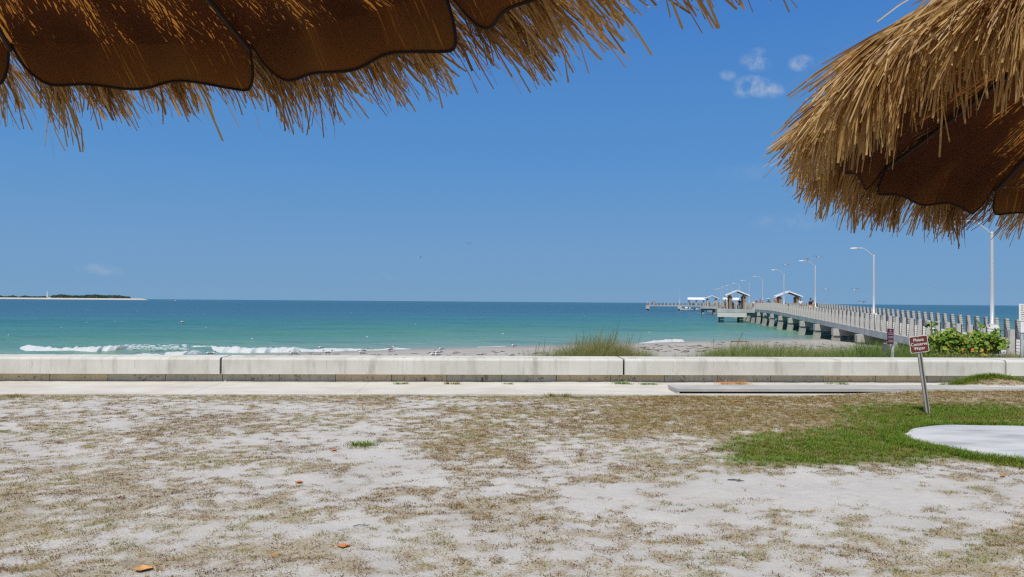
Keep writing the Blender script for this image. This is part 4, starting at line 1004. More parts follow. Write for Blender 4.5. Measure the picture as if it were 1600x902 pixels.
# maroon sign beyond the wall
p = at(1395, 556, 19.2); ms = thing('maroon_sign', 'narrow maroon sign on a thin white post just beyond the seawall', 'sign', (p.x, p.y, -.3), math.radians(28))
zt = at(1395, 513.5, 19.2).z + .3; zb = at(1395, 537.5, 19.2).z + .3
MB().box(-.022, .022, -.022, .022, -.3, zt + .005, .004).build('post', M['white'], ms)
mp = MB().box(-.245, -.02, -.040, -.0225, zb, zt, .003).build('panel', M['sign_maroon'], ms)
hh = zt - zb
MB().prism([(-.18, zb + hh * .83), (-.09, zb + hh * .83), (-.09, zb + hh * .88), (-.12, zb + hh * .88), (-.12, zb + hh * .95), (-.15, zb + hh * .95), (-.15, zb + hh * .88), (-.18, zb + hh * .88)], 'y', -.0418, -.0402).build('symbol', M['print_pale'], mp)
for q in (.70, .60, .46, .38, .22, .12):
    m = MB(); x = -.22
    while x < -.05:
        w_ = random.uniform(.012, .03); m.box(x, min(x + w_, -.04), -.0414, -.0402, zb + hh * q, zb + hh * (q + .05)); x += w_ + .007
    m.build('lettering', M['print_pale'], mp)
p = at(1384.5, 556, 20.4); gb = thing('bollard', 'weathered grey wooden bollard behind the maroon sign', 'bollard', (p.x, p.y, -.4), .3)
zt = at(1384, 537.5, 20.4).z + .4
MB().box(-.06, .06, -.06, .06, -.2, zt, .012).build('post', M['greywood'], gb); MB().prism([(-.065, zt - .002), (.065, zt - .002), (0, zt + .03)], 'y', -.06, .06).build('cap', M['greywood'], gb)
# white notice at the right edge
p = at(1592, 556, 20.5); ns = thing('notice_board', 'white printed notice on two panels at the right edge beyond the wall', 'sign', (p.x, p.y, -.35), math.radians(-12))
z3 = at(1592, 475, 20.5).z + .35; z2 = at(1592, 502.5, 20.5).z + .35; z1 = at(1592, 520, 20.5).z + .35
for xx in (.08, .62): MB().box(xx - .03, xx + .03, .0, .05, -.3, z3 - .02, .004).build('post', M['galv'], ns)
u1 = MB().box(.0, .72, -.02, -.001, z2 + .012, z3, .003).build('panel', M['sign_white'], ns)
u2 = MB().box(.035, .72, -.018, -.001, z1, z2 - .004, .003).build('panel', M['white'], ns)
for q in range(7):
    m = MB(); x = .05; zz = z3 - .05 - q * .058
    while x < .68:
        w_ = random.uniform(.02, .07); m.box(x, min(x + w_, .69), -.0212, -.0202, zz - .014, zz + .009); x += w_ + .018
    m.build('lettering', M['print'], u1)

# ------------------------------------------------------------------ dune plants beyond the wall
M['dune'] = blade_material('dune_grass_blades', [(0, (.13, .09, .05)), (.25, (.27, .20, .09)), (.45, (.28, .27, .09)), (.65, (.19, .25, .06)), (1, (.10, .18, .03))], .3)
M['grass_keep'] = M['grass']
def tall_grass(name, px, depth, hpx_top, n_per, seed, tint, width=.006, mat='dune', jit=.1, leanv=(.10, 0, 0), spread=.10, stiff=1.2):
    """clumps whose tops reach the given picture rows when seen from the lawn"""
    n = len(px); X_ = []; Y_ = []; H = []
    for a, d_, t in zip(px, depth, hpx_top):
        p = at(a, t, d_); X_.append(p.x); Y_.append(p.y); H.append(p.z)
    X_, Y_, H = map(np.array, (X_, Y_, H)); Zg = beach_z(X_, Y_); L = np.clip(H - Zg, .15, 2.2)
    g = M['grass']; M['grass'] = M[mat]
    o = blades(name, X_, Y_, Zg, n_per, L * 1.22, np.full(n, spread), np.full(n, stiff), np.full(n, width), tint, jit, seed, lean=np.array(leanv)); M['grass'] = g
    return o
r = np.random.default_rng(31)
# centre clump of sea oats
n = 420; px = np.clip(r.normal(930, 47, n), 835, 1012); top = 556 - 22 * np.exp(-((px - 935) / 62) ** 2) * r.uniform(.35, 1.12, n) - 4 * r.uniform(0, 1, n)
o = tall_grass('dune_grass', px, r.uniform(20, 29, n), top, 26, 41, np.clip(r.normal(.47, .17, n) + .2 * (np.abs(px - 930) > 55), 0, 1), .007, leanv=(.07, 0, 0), spread=.13)
tag(o, 'clump of dune grass behind the middle of the seawall', kind='stuff')
def sea_oats(spec, name, label):
    t = MB(); hd = []
    for (px_, topy, D, ln) in spec:
        p = at(px_, topy, D); bz = float(beach_z(np.array([p.x - ln]), np.array([p.y]))[0]); base = Vector((p.x - ln, p.y, bz)); Hh = p.z - bz
        pts = [base, base + Vector((ln * .25, 0, Hh * .4)), base + Vector((ln * .6, 0, Hh * .75)), Vector((p.x, p.y, p.z))]
        t.tube(pts, [.006, .005, .0045, .002], 4)
        for q in range(9):
            f = .66 + .34 * q / 9; c = pts[2].lerp(pts[3], max(0, (f - .6) / .4)); rr = random.uniform(-.02, .04); c2 = c + Vector((rr + .015, random.uniform(-.02, .02), -.03))
            t.add([c, c + Vector((.007, 0, -.012)), c2, c + Vector((-.006, .004, -.014))], [(0, 1, 2, 3)])
    o = t.build(name, M['oats'], None); tag(o, label, kind='stuff'); return o
M['oats'] = plain('seed_head_straw', (.20, .15, .08), (.12, .09, .05), 20, .9)
spec = []
for (px_, ty, ln) in [(901, 521, .05), (912, 514, .03), (917, 524, .1), (923, 520, .06), (931, 523, .1), (942, 509, .12), (939, 515, .1), (947, 524, .1), (954, 521, .12), (957, 515, .2), (961, 512, .22), (964, 516, .2), (966, 518, .22), (968, 501, .25), (959, 520, .2), (951, 519, .14), (981, 521, .08), (990, 519, .18), (1003, 519, .22), (984, 527, .1),
                      (928, 527, .06), (936, 521, .09), (945, 529, .1), (955, 526, .14), (962, 524, .16), (910, 527, .03), (905, 530, .04), (843, 535, .1), (852, 529, .08), (838, 538, .06), (860, 540, .1), (1161, 518, .25), (1155, 529, .2), (1143, 534, .05), (1170, 534, .15), (1115, 528, 0), (1225, 537, .1), (1338, 524, 0), (1354, 526, .05), (1346, 531, .02)]:
    spec.append((px_, ty, random.uniform(21, 26), ln))
sea_oats(spec, 'sea_oats', 'tall thin sea oat stalks leaning above the dune grass')
# left fringe of low grass
n = 60; px = r.uniform(818, 900, n); top = 556 - r.uniform(2, 9, n)
tag(tall_grass('dune_grass', px, r.uniform(19.5, 24, n), top, 14, 42, r.normal(.6, .12, n), .006), 'low thin green grass left of the sea oats behind the wall', kind='stuff')
# long band on the right
n = 1300; px = r.uniform(1005, 1460, n)
prof = np.interp(px, [1005, 1080, 1105, 1125, 1180, 1230, 1290, 1320, 1345, 1400, 1460], [555, 553, 545, 540, 538, 540, 543, 541, 535, 538, 540])
n2 = np.random.default_rng(8).uniform(0, 1, n) ** 1.6; top = prof + 15 * n2; dens = r.uniform(0, 1, n) < np.interp(px, [1005, 1090, 1115, 1460], [.12, .3, 1, 1]); px, top = px[dens], top[dens]
tt_ = np.clip(r.normal(.63, .13, len(px)) + .18 * smooth(1310, 1345, px), 0, 1)
tag(tall_grass('dune_grass', px, r.uniform(18.6, 28, len(px)), top, 24, 43, tt_, .0065, spread=.16, leanv=(.05, 0, 0)), 'long band of green dune grass behind the right of the seawall', kind='stuff')
n = 260; px = r.uniform(1465, 1640, n); top = np.interp(px, [1465, 1560, 1640], [548, 551, 549]) + r.uniform(-2, 7, n)
tag(tall_grass('dune_grass', px, r.uniform(18.5, 23, n), top, 16, 44, r.normal(.5, .14, n), .006, spread=.16), 'dry green grass along the pier foot at the far right', kind='stuff')

# sea grape shrub
M['grape'] = foliage_mat('sea_grape_leaf', [(0, (.30, .05, .02)), (.06, (.55, .16, .03)), (.14, (.50, .36, .04)), (.28, (.34, .40, .05)), (.55, (.19, .31, .04)), (1, (.075, .17, .025))], .28)
M['stem'] = plain('shrub_stem', (.20, .13, .08), rough=.9)
def round_leaves(P, size, rr, tint):
    N = len(P); n = 7; ang = np.linspace(0, 2 * np.pi, n, endpoint=False)
    nz = rr.normal(0, .55, (N, 3)) + np.array([-.10, -.55, .75]); nz /= np.linalg.norm(nz, axis=1, keepdims=True)
    a = np.cross(nz, rr.normal(0, 1, (N, 3))); a /= np.linalg.norm(a, axis=1, keepdims=True); b = np.cross(nz, a)
    s = size * rr.uniform(.65, 1.25, N)
    ring = P[:, None] + (a[:, None] * np.cos(ang)[None, :, None] + b[:, None] * np.sin(ang)[None, :, None]) * s[:, None, None] + nz[:, None] * (s[:, None, None] * .22 * np.abs(np.sin(ang))[None, :, None])
    V = np.concatenate([P[:, None], ring], 1).reshape(-1, 3); base = np.arange(N)[:, None] * (n + 1); k = np.arange(n)[None]
    F = np.stack([np.broadcast_to(base, (N, n)), base + 1 + k, base + 1 + (k + 1) % n], -1).reshape(-1, 3)
    return V, F, np.repeat(np.clip(tint, 0, 1), n + 1)
sh0 = at(1505, 556, 21.5); shz = float(beach_z(np.array([sh0.x]), np.array([sh0.y]))[0])
shr = thing('sea_grape_shrub', 'leafy sea grape shrub with yellow and orange leaves between the signs and the pier', 'shrub', (sh0.x, sh0.y, shz))
r = np.random.default_rng(17); pts = []; m = MB(); origin = Vector((sh0.x, sh0.y, shz))
prof = lambda a: np.interp(a, [1436, 1448, 1455, 1463, 1472, 1483, 1492, 1500, 1508, 1515, 1525, 1535, 1545, 1556, 1562], [546, 540, 533, 525, 521, 519, 524, 529, 527, 527, 524, 525, 529, 531, 534])
low = lambda a: np.interp(a, [1436, 1535, 1545, 1562], [562, 562, 545, 538])
for k in range(330):
    a = r.uniform(1440, 1562); yt = prof(a); yb = low(a); y_ = yt + (yb - yt) * r.uniform(0, 1) ** 1.15 + 2; D = 21.5 + r.uniform(-.55, .55)
    c = at(a, y_, D); pts.append(np.array(c) + r.normal(0, 1, (13, 3)) * np.array([.085, .10, .075]))
    if k % 3 == 0:
        b = origin + Vector((r.uniform(-.5, .5), r.uniform(-.2, .2), 0)); mid = b.lerp(c, .55) + Vector((0, 0, .12)); m.tube([b - origin, mid - origin, c - origin], [.016, .011, .005], 5)
for (a, y_, n, tipy) in [(1455, 506, 12, 525), (1461, 517, 5, 525), (1535, 511, 13, 527), (1529, 522, 10, 528), (1556, 520, 12, 530), (1553, 527, 6, 531), (1480, 519, 8, 525)]:
    c = at(a, y_, 21.3); pts.append(np.array(c) + r.normal(0, 1, (n, 3)) * np.array([.06, .05, .045])); c0 = at(a + 4, 545, 21.4); m.tube([c0 - origin, c0.lerp(c, .6) - origin, c - origin], [.012, .009, .005], 5)
P = np.concatenate(pts); tint = r.normal(.62, .2, len(P)); tint = np.where(r.uniform(0, 1, len(P)) < .13, r.uniform(.10, .3, len(P)), tint)
V, F, tt_ = round_leaves(P - np.array(origin), .050, r, tint)
tag(np_mesh('foliage', V, F, M['grape'], shr, attrs={'tint': tt_}), kind='stuff'); m.build('stem', M['stem'], shr)
# the few big turned leaves that stand out
for (a, y_, ti) in [(1504, 546, .09), (1520, 547, .06), (1450, 547, .15), (1535, 555, .16), (1541, 555, .17)]:
    V, F, tt_ = round_leaves((np.array(at(a, y_, 20.85)) - np.array(origin))[None], .043, r, np.array([ti])); np_mesh('turned_leaf', V, F, M['grape'], shr, attrs={'tint': tt_})

# ------------------------------------------------------------------ surf
M['foam'] = NT('sea_foam').base((.82, .84, .84), .7, .2).m
def foam_material():
    t = NT('sea_foam'); f = t.noise(3.5, 6, .7); t.base(t.ramp(f, [(.3, (.74, .80, .79)), (.5, (.86, .88, .87)), (.7, (.92, .92, .92))]), .8, .2); t.bump(t.noise(9, 6, .75), .3, .03); t.translucent((.85, .88, .87), .4); return t.m
M['foam'] = foam_material()
def breaker(name, label, pts, seed, back=.9):
    """pts: picture column, row of the crest, row of the toe; built as a tumbling roll of foam on the water"""
    r = np.random.default_rng(seed); px = np.array([p[0] for p in pts]); n = max(24, int((px[-1] - px[0]) * .9)); nu = 15
    q = np.linspace(px[0], px[-1], n); yt = np.interp(q, px, [p[1] for p in pts]); yb = np.interp(q, px, [p[2] for p in pts])
    V = []
    for i, (a, t_, b_) in enumerate(zip(q, yt, yb)):
        toe = onz(a, b_ + 1.2 * (float(vnoise(np.array(a * .09), np.array(seed * 1.7), seed)) - .5), SEA_Z + .02); cr = at(a, t_, toe.y + .75); h = max(.03, cr.z - SEA_Z)
        for k in range(nu):
            s = k / (nu - 1)
            yy_ = toe.y + s * (.75 + back); zz = h * (math.sin(math.pi * min(1, s * (.75 + back) / .75 * .5)) ** .8 if s * (.75 + back) < .75 else max(0, 1 - ((s * (.75 + back) - .75) / back)) ** .8)
            nz = float(fbm(np.array(a * .22 + 3 * s), np.array(s * 5.0 + seed), seed, 3)) - .5
            nz2 = float(vnoise(np.array(a * .55), np.array(s * 9.0 + seed), seed + 4)) - .5
            e = math.sin(math.pi * min(max(s, .02), .98)) ** .5
            V.append((toe.x, yy_ + .22 * nz * e - .05 * nz2, SEA_Z - .02 + zz * (1 + .6 * nz * e) + .14 * h * nz2 * e))
    o = np_mesh(name, V, grid_faces(n, nu), M['foam'], smoothed=True); return tag(o, label, kind='stuff')
breaker('breaking_wave', 'white breaking wave at the far left beyond the wall', [(27, 540.5, 542), (32, 539, 546), (45, 540.5, 551), (80, 543, 552.5), (110, 542.5, 553), (150, 541, 553), (180, 540, 551), (194, 538.5, 546), (199, 542, 544)], 3)
breaker('breaking_wave', 'second white breaking wave, left of centre', [(288, 545, 547), (297, 539.5, 543), (320, 540, 546), (345, 541.5, 551), (380, 543, 551.5), (430, 543, 550.5), (455, 542, 550), (480, 545.5, 549), (498, 546.5, 548.5)], 5)
breaker('surf_foam', 'low foam just above the wall top at left', [(198, 554, 556), (215, 551.5, 556), (240, 553, 556), (255, 549.5, 555), (285, 548.5, 555), (302, 547.5, 553), (304, 552, 553)], 7, .5)
breaker('surf_foam', 'thin line of foam where the wave runs up the beach', [(480, 546.5, 549.5), (505, 544, 549), (530, 544.5, 548.5), (548, 544, 548), (575, 546, 547.8), (600, 544.5, 547.6), (618, 543, 546), (640, 544.8, 546)], 9, .6)
breaker('surf_foam', 'small white wave breaking right of the dune grass', [(1000, 536, 537.4), (1015, 533.5, 536.6), (1030, 531.5, 535.8), (1045, 530, 535), (1060, 530, 534.6), (1069, 529.6, 534.2), (1071, 532, 533.6)], 11, .9)
breaker('surf_foam', 'faint streak of foam at the waterline left of the dune grass', [(745, 542.6, 543.2), (760, 541.6, 542.8), (775, 541, 542), (790, 541.4, 542)], 13, .4)
# small white flecks between the breakers
m = MB(); r = np.random.default_rng(2)
for k in range(110):
    c = onz(r.uniform(200, 292), r.uniform(538.5, 546), SEA_Z + .30); w_ = r.uniform(.04, .16); m.box(c.x - w_, c.x + w_, c.y - .05, c.y + .05, c.z - .015, c.z + .015)
for k in range(26):
    c = onz(r.uniform(0, 1050), 480 + 50 * r.uniform(0, 1) ** 1.5, SEA_Z + .08); w_ = r.uniform(.03, .09); m.box(c.x - w_, c.x + w_, c.y - .1, c.y + .1, c.z - .04, c.z + .01)
tag(m.build('foam_flecks', M['foam']), 'scattered white flecks of foam on the water', kind='stuff')

# seaweed wrack on the beach and a washed up plank
M['wrack'] = plain('dried_seaweed', (.15, .115, .085), (.06, .045, .035), 9, .95)
V = []; F = []; r = np.random.default_rng(6)
spots = [(r.uniform(400, 860), r.uniform(549, 560)) for _ in range(70)] + [(r.uniform(1000, 1110), r.uniform(538.5, 551)) for _ in range(75)] + [(r.uniform(1110, 1330), r.uniform(534, 546)) for _ in range(60)] + [(r.uniform(360, 420), 553) for _ in range(4)]
for (a, b) in spots:
    D = 34.0
    for it in range(8):
        c = at(a, b, D); z = float(beach_z(np.array([c.x]), np.array([c.y]))[0]); d = view_dir(a, b); D = (z - EYE) / d.z * d.y
        D = min(max(D, 20), 90)
    c = at(a, b, D)
    if shore_d(c.x, c.y) > -1.2 or D > 88: continue
    n = 7; ln = r.uniform(.06, .26); base = len(V); yaw = r.normal(0, .35)
    for k in range(n):
        q = k / (n - 1) - .5; wv_ = r.uniform(.4, 1) * .07 * (1 - (2 * q) ** 4) + .012; zz = r.uniform(.2, 1) * .05 * (1 - (2 * q) ** 2) + .004; x_ = c.x + ln * q * 2 * math.cos(yaw); y_ = c.y + ln * q * 2 * math.sin(yaw) * 1.6 + r.normal(0, .03)
        V += [(x_, y_ - wv_, z - .02), (x_, y_, z + zz), (x_, y_ + wv_, z - .02)]
    for k in range(n - 1): F += [(base + k * 3, base + k * 3 + 3, base + k * 3 + 4, base + k * 3 + 1), (base + k * 3 + 1, base + k * 3 + 4, base + k * 3 + 5, base + k * 3 + 2)]
tag(np_mesh('seaweed', V, np.array(F), M['wrack']), 'scattered dark clumps of dried seaweed on the beach', kind='stuff')
def beach_at(a, b, lo=20, hi=95):
    D = 45.0
    for it in range(12):
        c = at(a, b, D); z = float(beach_z(np.array([c.x]), np.array([c.y]))[0]); d = view_dir(a, b); D = min(max((z - EYE) / d.z * d.y, lo), hi)
    c = at(a, b, D); return Vector((c.x, c.y, max(float(beach_z(np.array([c.x]), np.array([c.y]))[0]), SEA_Z)))
c = beach_at(1155.5, 534.6)
dp = thing('driftwood_plank', 'long brown washed up plank lying on the beach near the pier', 'plank', c, -.05)
MB().box(-.68, .60, -.09, .09, .0, .085, .012).build('plank', plain('driftwood', (.27, .14, .07), (.19, .095, .05), 5, .85, stretch=(.6, 6, 6)), dp); MB().box(.603, .74, -.05, .06, .01, .06, .01).build('splintered_end', M['wood'], dp)

# ------------------------------------------------------------------ gulls
M['gull_w'] = plain('gull_white', (.78, .78, .77), rough=.8); M['gull_g'] = plain('gull_grey', (.11, .115, .12), (.07, .07, .075), 20, .8); M['gull_k'] = plain('gull_black', (.02, .02, .022), rough=.8); M['bill'] = plain('gull_bill', (.16, .03, .02), rough=.6)
def loft(mb, secs, n=8):
    """secs: (x, z, half width, half height) ellipses along x"""
    vs = []; fs = []
    for (x_, z_, hw, hh_) in secs:
        for k in range(n):
            a = 2 * math.pi * k / n; vs.append((x_, hw * math.cos(a), z_ + hh_ * math.sin(a)))
    for i in range(len(secs) - 1):
        for k in range(n): fs.append((i * n + k, i * n + (k + 1) % n, (i + 1) * n + (k + 1) % n, (i + 1) * n + k))
    fs += [tuple(range(n))[::-1], tuple((len(secs) - 1) * n + k for k in range(n))]
    return mb.add(vs, fs)
def gull_stand():
    t = thing('gull', '', 'gull', (0, 0, 0), 0, '')
    loft(MB(), [(-.20, .175, .012, .010), (-.14, .175, .045, .03), (-.05, .17, .075, .065), (.05, .175, .078, .075), (.11, .20, .058, .062), (.145, .245, .040, .044), (.165, .275, .042, .044), (.19, .28, .034, .034), (.21, .277, .016, .016)], 10).build('body', M['gull_w'], t, True)
    loft(MB(), [(.118, .285, .02, .02), (.14, .292, .040, .033), (.17, .292, .0425, .036), (.198, .286, .033, .033), (.212, .279, .014, .014)], 10).build('hood', M['gull_k'], t, True)
    loft(MB(), [(.205, .274, .012, .013), (.24, .268, .009, .010), (.27, .258, .003, .004)], 6).build('bill', M['bill'], t, True)
    for s in (-1, 1):
        w_ = MB(); w_.add([(.08, s * .074, .20), (.05, s * .083, .16), (-.08, s * .072, .15), (-.30, s * .02, .165), (-.16, s * .045, .20), (-.02, s * .06, .222), (.05, s * .04, .235), (-.12, s * .02, .212), (-.02, s * .088, .185)],
                         [(0, 1, 8), (1, 2, 8), (2, 3, 4), (2, 4, 8), (8, 4, 5), (8, 5, 0), (0, 5, 6), (5, 4, 7), (5, 7, 6), (4, 3, 7)]); w_.build('wing', M['gull_g'], t)
        MB().tube([(.0, s * .03, .12), (.005, s * .03, .06), (0, s * .032, .006)], .006, 5).add([(.0, s * .032, .004), (.045, s * .032 - .018, .003), (.05, s * .032, .004), (.045, s * .032 + .018, .003)], [(0, 1, 2, 3)]).build('leg', M['gull_k'], t)
    return t
def gull_fly(ang=.35):
    t = thing('gull', '', 'gull', (0, 0, 0), 0, '')
    loft(MB(), [(-.22, 0, .03, .008), (-.12, 0, .04, .03), (0, 0, .06, .055), (.1, .005, .05, .05), (.16, .015, .036, .038), (.2, .012, .03, .03), (.225, .008, .014, .014)], 8).build('body', M['gull_w'], t, True)
    loft(MB(), [(.13, .02, .03, .03), (.17, .02, .04, .04), (.205, .014, .032, .032), (.225, .008, .014, .014)], 8).build('hood', M['gull_k'], t, True)
    for s in (-1, 1):
        y1, z1 = s * .24, .24 * math.tan(ang); y2, z2 = s * .52, z1 - .05
        w_ = MB(); w_.add([(.08, s * .03, .03), (-.07, s * .03, .03), (.12, y1, z1), (-.06, y1, z1), (.0, y2, z2), (-.09, s * .46, z2 + .0), (.08, s * .03, .045), (-.05, s * .03, .04), (.12, y1, z1 + .012), (-.05, y1, z1 + .01)],
              [(0, 2, 3, 1), (2, 4, 5, 3), (6, 7, 9, 8), (8, 9, 5, 4), (0, 6, 8, 2), (1, 3, 9, 7), (2, 8, 4), (3, 5, 9)]); w_.build('wing', M['gull_g'], t)
    return t
g0 = gull_stand(); first = True
def put_gull(loc, rz, label, group, scale=1.0, fly=None):
    global first
    if fly is None:
        o = g0 if first else copy_tree(g0); first = False
    else:
        o = gull_fly(fly)
    o.location = loc; o.rotation_euler = (0, 0, rz); o.scale = (scale,) * 3; o['label'] = label; o['group'] = group
    return o
GB = 'gulls standing on the beach'
for (a, b, rz, lab) in [(355.5, 552.2, .2, 'gull standing at the edge of the second breaker, left of the other beach gulls'), (326, 556.5, 3.1, 'gull half hidden by the wall top near the left wall joint'),
                        (332, 556.5, .1, 'gull half hidden by the wall, right neighbour of the one near the left wall joint'), (457, 556.2, 3.0, 'left gull of the close pair below the end of the surf'),
                        (463.5, 556.2, .3, 'right gull of the close pair below the end of the surf'), (501, 549.2, 2.9, 'lone gull standing in front of the run up foam'),
                        (510, 555, 3.2, 'gull with lowered body right of the close pair'), (514.5, 554.8, .1, 'gull close behind the one with lowered body'),
                        (564, 556, 2.7, 'dark gull nearer the wall in the pair left of the wet hollow'), (570, 551.5, .2, 'gull farther out in the pair left of the wet hollow'),
                        (608.5, 550, 3.0, 'pale breasted gull at the waterline where the foam ends'), (612.5, 546.3, .1, 'gull at the very waterline behind the pale breasted one'),
                        (689, 549.3, 3.1, 'gull farthest out in the cluster of gulls right of centre'), (684, 555, 2.9, 'gull in the middle of the cluster of gulls right of centre'),
                        (676, 559.5, 3.1, 'gull nearest the wall in the cluster of gulls right of centre'), (683, 559.5, 3.3, 'gull beside the nearest one in the cluster right of centre'),
                        (802.5, 543.8, 3.0, 'solitary gull at the waterline left of the dune grass')]:
    put_gull(beach_at(a, b) + Vector((0, 0, .005)), rz, lab, GB, .88)
put_gull(onz(285.5, 506.5, SEA_Z + .0) + Vector((0, 0, -.02)), 2.9, 'gull floating alone on the water at left', 'gulls on the water', 1.6)
# birds perched on the lamps
for i, (off, lab) in {2: (-.95, 'dark bird perched on the lamp arm left of the third lamp post'), 4: (-1.8, 'dark bird perched on the head of the lamp above the crowd')}.items():
    t = (LD[i] + .2074 * 5.1) / .9783; base = pier_pt(5.12, t, deck_z(t)); l = base + Vector((math.cos(PA) * off, math.sin(PA) * off, 6.84))
    o = put_gull(l, .6, lab, 'birds perched on the lamps', 1.5)
for (a, b, D, rz, an, s, lab) in [(1278, 401.5, 70, 1.6, .3, 1.1, 'gull in flight above the third lamp'), (1228, 414, 90, .3, .1, 1.2, 'gull gliding just above the fourth lamp'), (1191, 425, 110, 1.2, .5, 1.0, 'small gull in flight above the fifth lamp'),
                                  (1291, 452, 70, .2, .1, .9, 'gull gliding low right of the right shelter'), (1336, 452.5, 60, .4, .3, .9, 'gull gliding left of the second lamp'), (1148, 432.5, 120, 1.5, .4, 1.1, 'small gull in flight above the middle lamps'),
                                  (732, 381, 120, 1.3, .5, 1.3, 'white gull high over the sea near the middle of the sky'), (656, 402, 130, .3, .2, 1.3, 'white gull lower left of the other one over the sea'), (1459, 445, 75, 1.2, .4, .9, 'gull in flight over the sea right of the small brown sign'), (1347, 473, 85, .5, .45, 1.2, 'gull skimming the horizon left of the second lamp')]:
    put_gull(at(a, b, D), rz, lab, 'gulls in flight', s, an)

# ------------------------------------------------------------------ fallen leaves, twigs, weeds
def leaf_mat(name, a, b): return plain(name, a, b, 40, .55, .35)
M['leaf_orange'] = leaf_mat('orange_leaf', (.62, .25, .07), (.50, .17, .045)); M['leaf_red'] = leaf_mat('red_brown_leaf', (.36, .085, .035), (.27, .06, .03)); M['leaf_tan'] = leaf_mat('tan_leaf', (.64, .34, .13), (.52, .24, .08))
def fallen_leaf(px_, py_, size, mat_, yaw, fold, curl, label):
    c = onz(px_, py_, 0); z = float(lawn_z(np.array([c.x]), np.array([c.y]))[0])
    size *= .86; t = thing('fallen_leaf', label, 'leaf', (c.x, c.y, z + .005), yaw, 'dead leaves lying on the lawn'); nu, nv = 11, 9; V = []
    for i in range(nu):
        s = i / (nu - 1); hw = math.sin(math.pi * (s * .93 + .035)) ** .6 * (.46 + .05 * math.sin(11 * s + px_) + .03 * math.sin(23 * s))
        for k in range(nv):
            q = (k / (nv - 1) - .5) * 2; x_ = (s - .5); y_ = q * hw * math.cos(fold * abs(q)); z_ = abs(q) * hw * math.sin(fold) * (1 - .25 * abs(q)) + curl * (2 * (s - .5)) ** 2 + .03 * math.sin(7 * s + 4 * q)
            V.append((x_ * size, y_ * size, z_ * size))
    np_mesh('blade', V, grid_faces(nu, nv), mat_, t, True)
    MB().tube([(-.5 * size, 0, curl * size), (-.2 * size, 0, .16 * curl * size + .002), (.2 * size, 0, .16 * curl * size + .002), (.5 * size, 0, curl * size)], [.0022, .002, .0015, .001], 5).build('midrib', M['leaf_tan'], t)
    MB().tube([(-.5 * size, 0, curl * size), (-.60 * size, .02 * size, curl * size * .8)], [.0024, .003], 5).build('stalk', M['leaf_tan'], t)
    return t
fallen_leaf(224, 890, .125, M['leaf_tan'], .25, .45, .10, 'curled tan orange leaf nearest the bottom left')
fallen_leaf(430, 865, .10, M['leaf_orange'], .1, -.45, -.06, 'orange leaf with a torn end at the bottom, left of centre')
fallen_leaf(537, 854, .095, M['leaf_orange'], .4, .2, .03, 'flat orange leaf pointing to upper right near the bottom centre')
fallen_leaf(355, 808, .10, M['leaf_red'], .3, -.7, -.25, 'red brown arched leaf on the lawn at left')
fallen_leaf(467, 756, .085, M['leaf_orange'], .2, .5, .10, 'small pinkish orange leaf on bare sand beside dry grass')
fallen_leaf(521, 706, .085, M['leaf_orange'], .1, .5, .10, 'orange leaf next to the bright green tuft')
fallen_leaf(323, 671, .085, M['leaf_red'], .1, -.6, -.2, 'distant red brown leaf on the left of the lawn')
fallen_leaf(1150, 628, .11, M['leaf_orange'], .4, .5, .12, 'orange leaf in the dry turf below the concrete step')
fallen_leaf(1567, 745, .095, M['leaf_orange'], .8, .9, .15, 'bright orange leaf standing on edge at the right')
def twig(px_, py_, L, yaw, label, r_=.006):
    c = onz(px_, py_, 0); z = float(lawn_z(np.array([c.x]), np.array([c.y]))[0]); t = thing('twig', label, 'twig', (c.x, c.y, z + .01), yaw)
    MB().tube([(-L / 2, 0, 0), (-L * .15, .01, .006), (L * .2, -.004, .004), (L / 2, .012, 0)], [r_, r_ * .9, r_ * .8, r_ * .4], 6).build('stick', M['strip'], t); MB().tube([(L * .1, 0, .004), (L * .2, .03, .012), (L * .26, .05, .006)], [r_ * .6, r_ * .5, r_ * .3], 5).build('side_shoot', M['strip'], t)
twig(1150, 753.5, .16, -.35, 'short dark twig on bare sand right of centre', .008)
twig(565, 823, .13, .25, 'thin brown twig lying on the sand near the bottom centre', .004)
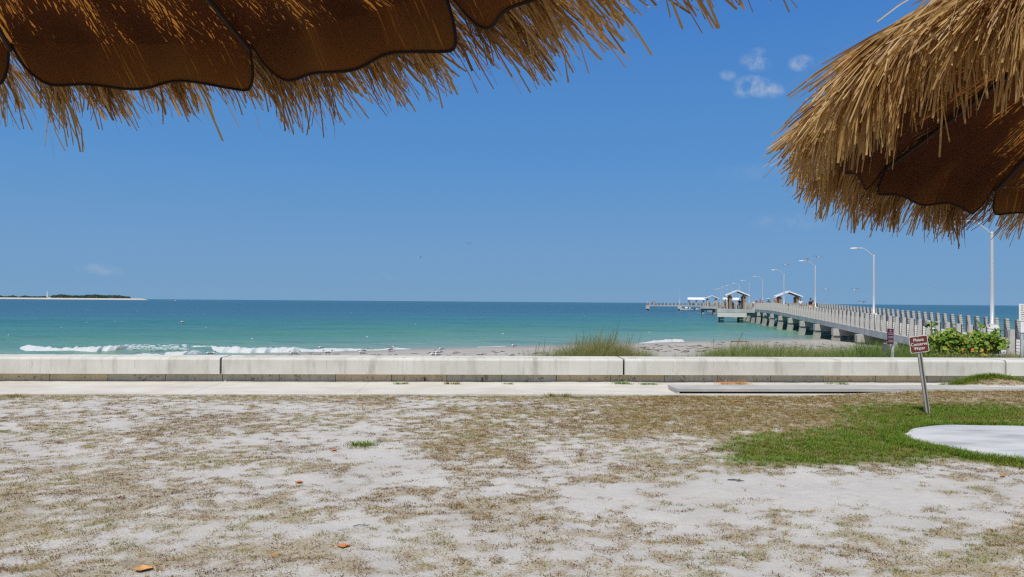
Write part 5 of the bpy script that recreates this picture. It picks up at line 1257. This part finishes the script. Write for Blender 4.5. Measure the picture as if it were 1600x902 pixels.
# weeds and tufts that stand out
def weed(px_, py_, n, L, label, tint, base_z=.035, name='weed', width=.006, spread=.05, lift=.9, jit=.06):
    c = onz(px_, py_, base_z); k = np.zeros(1); rr = np.random.default_rng(int(px_))
    root = thing(name, label, 'weed', (c.x, c.y, base_z))
    m_ = 6; ang = rr.uniform(0, 6.28, m_); cx_ = np.cos(ang) * spread * 1.6; cy_ = np.sin(ang) * spread * .5
    o = blades('leaves', cx_, cy_, np.zeros(m_), int(n * 1.6) // m_, np.full(m_, L * .8), np.full(m_, spread), np.full(m_, lift), np.full(m_, width), np.full(m_, tint), jit, int(px_) + 1); o.parent = root; o['kind'] = 'stuff'
    return root
weed(976, 600, 150, .10, 'bright green weed at the foot of the wall under the middle joint', .9, spread=.09)
weed(1014, 601, 110, .075, 'small green weed at the wall foot right of the middle joint', .92, spread=.07)
weed(627, 600.5, 80, .07, 'tiny green weed at the wall foot left of the rusty bolts', .93, spread=.05)
weed(634, 600, 50, .10, 'wispy grey weed at the wall foot left of the rusty bolts', .3, spread=.04, width=.003)
weed(706, 600.5, 120, .09, 'dry brown and green weed between the rusty bolts', .5, spread=.06, jit=.25)
weed(794, 600.5, 60, .06, 'little dark weed at the wall foot right of the rusty bolts', .8, spread=.04)
weed(568, 696, 220, .085, 'bright green tuft standing alone on the sandy path', .93, .0, 'grass_tuft', .005, .075)
weed(870, 619, 200, .08, 'green tuft on the front edge of the walk', .75, .02, 'grass_tuft', .005, .12)
weed(26, 619, 140, .07, 'olive tuft on the front edge of the walk at far left', .6, .02, 'grass_tuft', .005, .09)
weed(1520, 616, 200, .09, 'dark green tuft left of the grassy hump', .9, .05, 'grass_tuft', .005, .12)
weed(1308, 600.5, 120, .07, 'small green weed on the walk against the wall at right', .85, .13, spread=.1)
dw = weed(1146, 601, 420, .17, 'dried orange brown plant lying against the wall foot above the step', .46, .05, 'dried_plant', .004, .12, .55, .05)
dw.children[0].data.materials[0] = blade_material('dried_plant', [(0, (.30, .12, .05)), (.4, (.58, .30, .09)), (.5, (.62, .36, .12)), (1, (.45, .33, .13))])
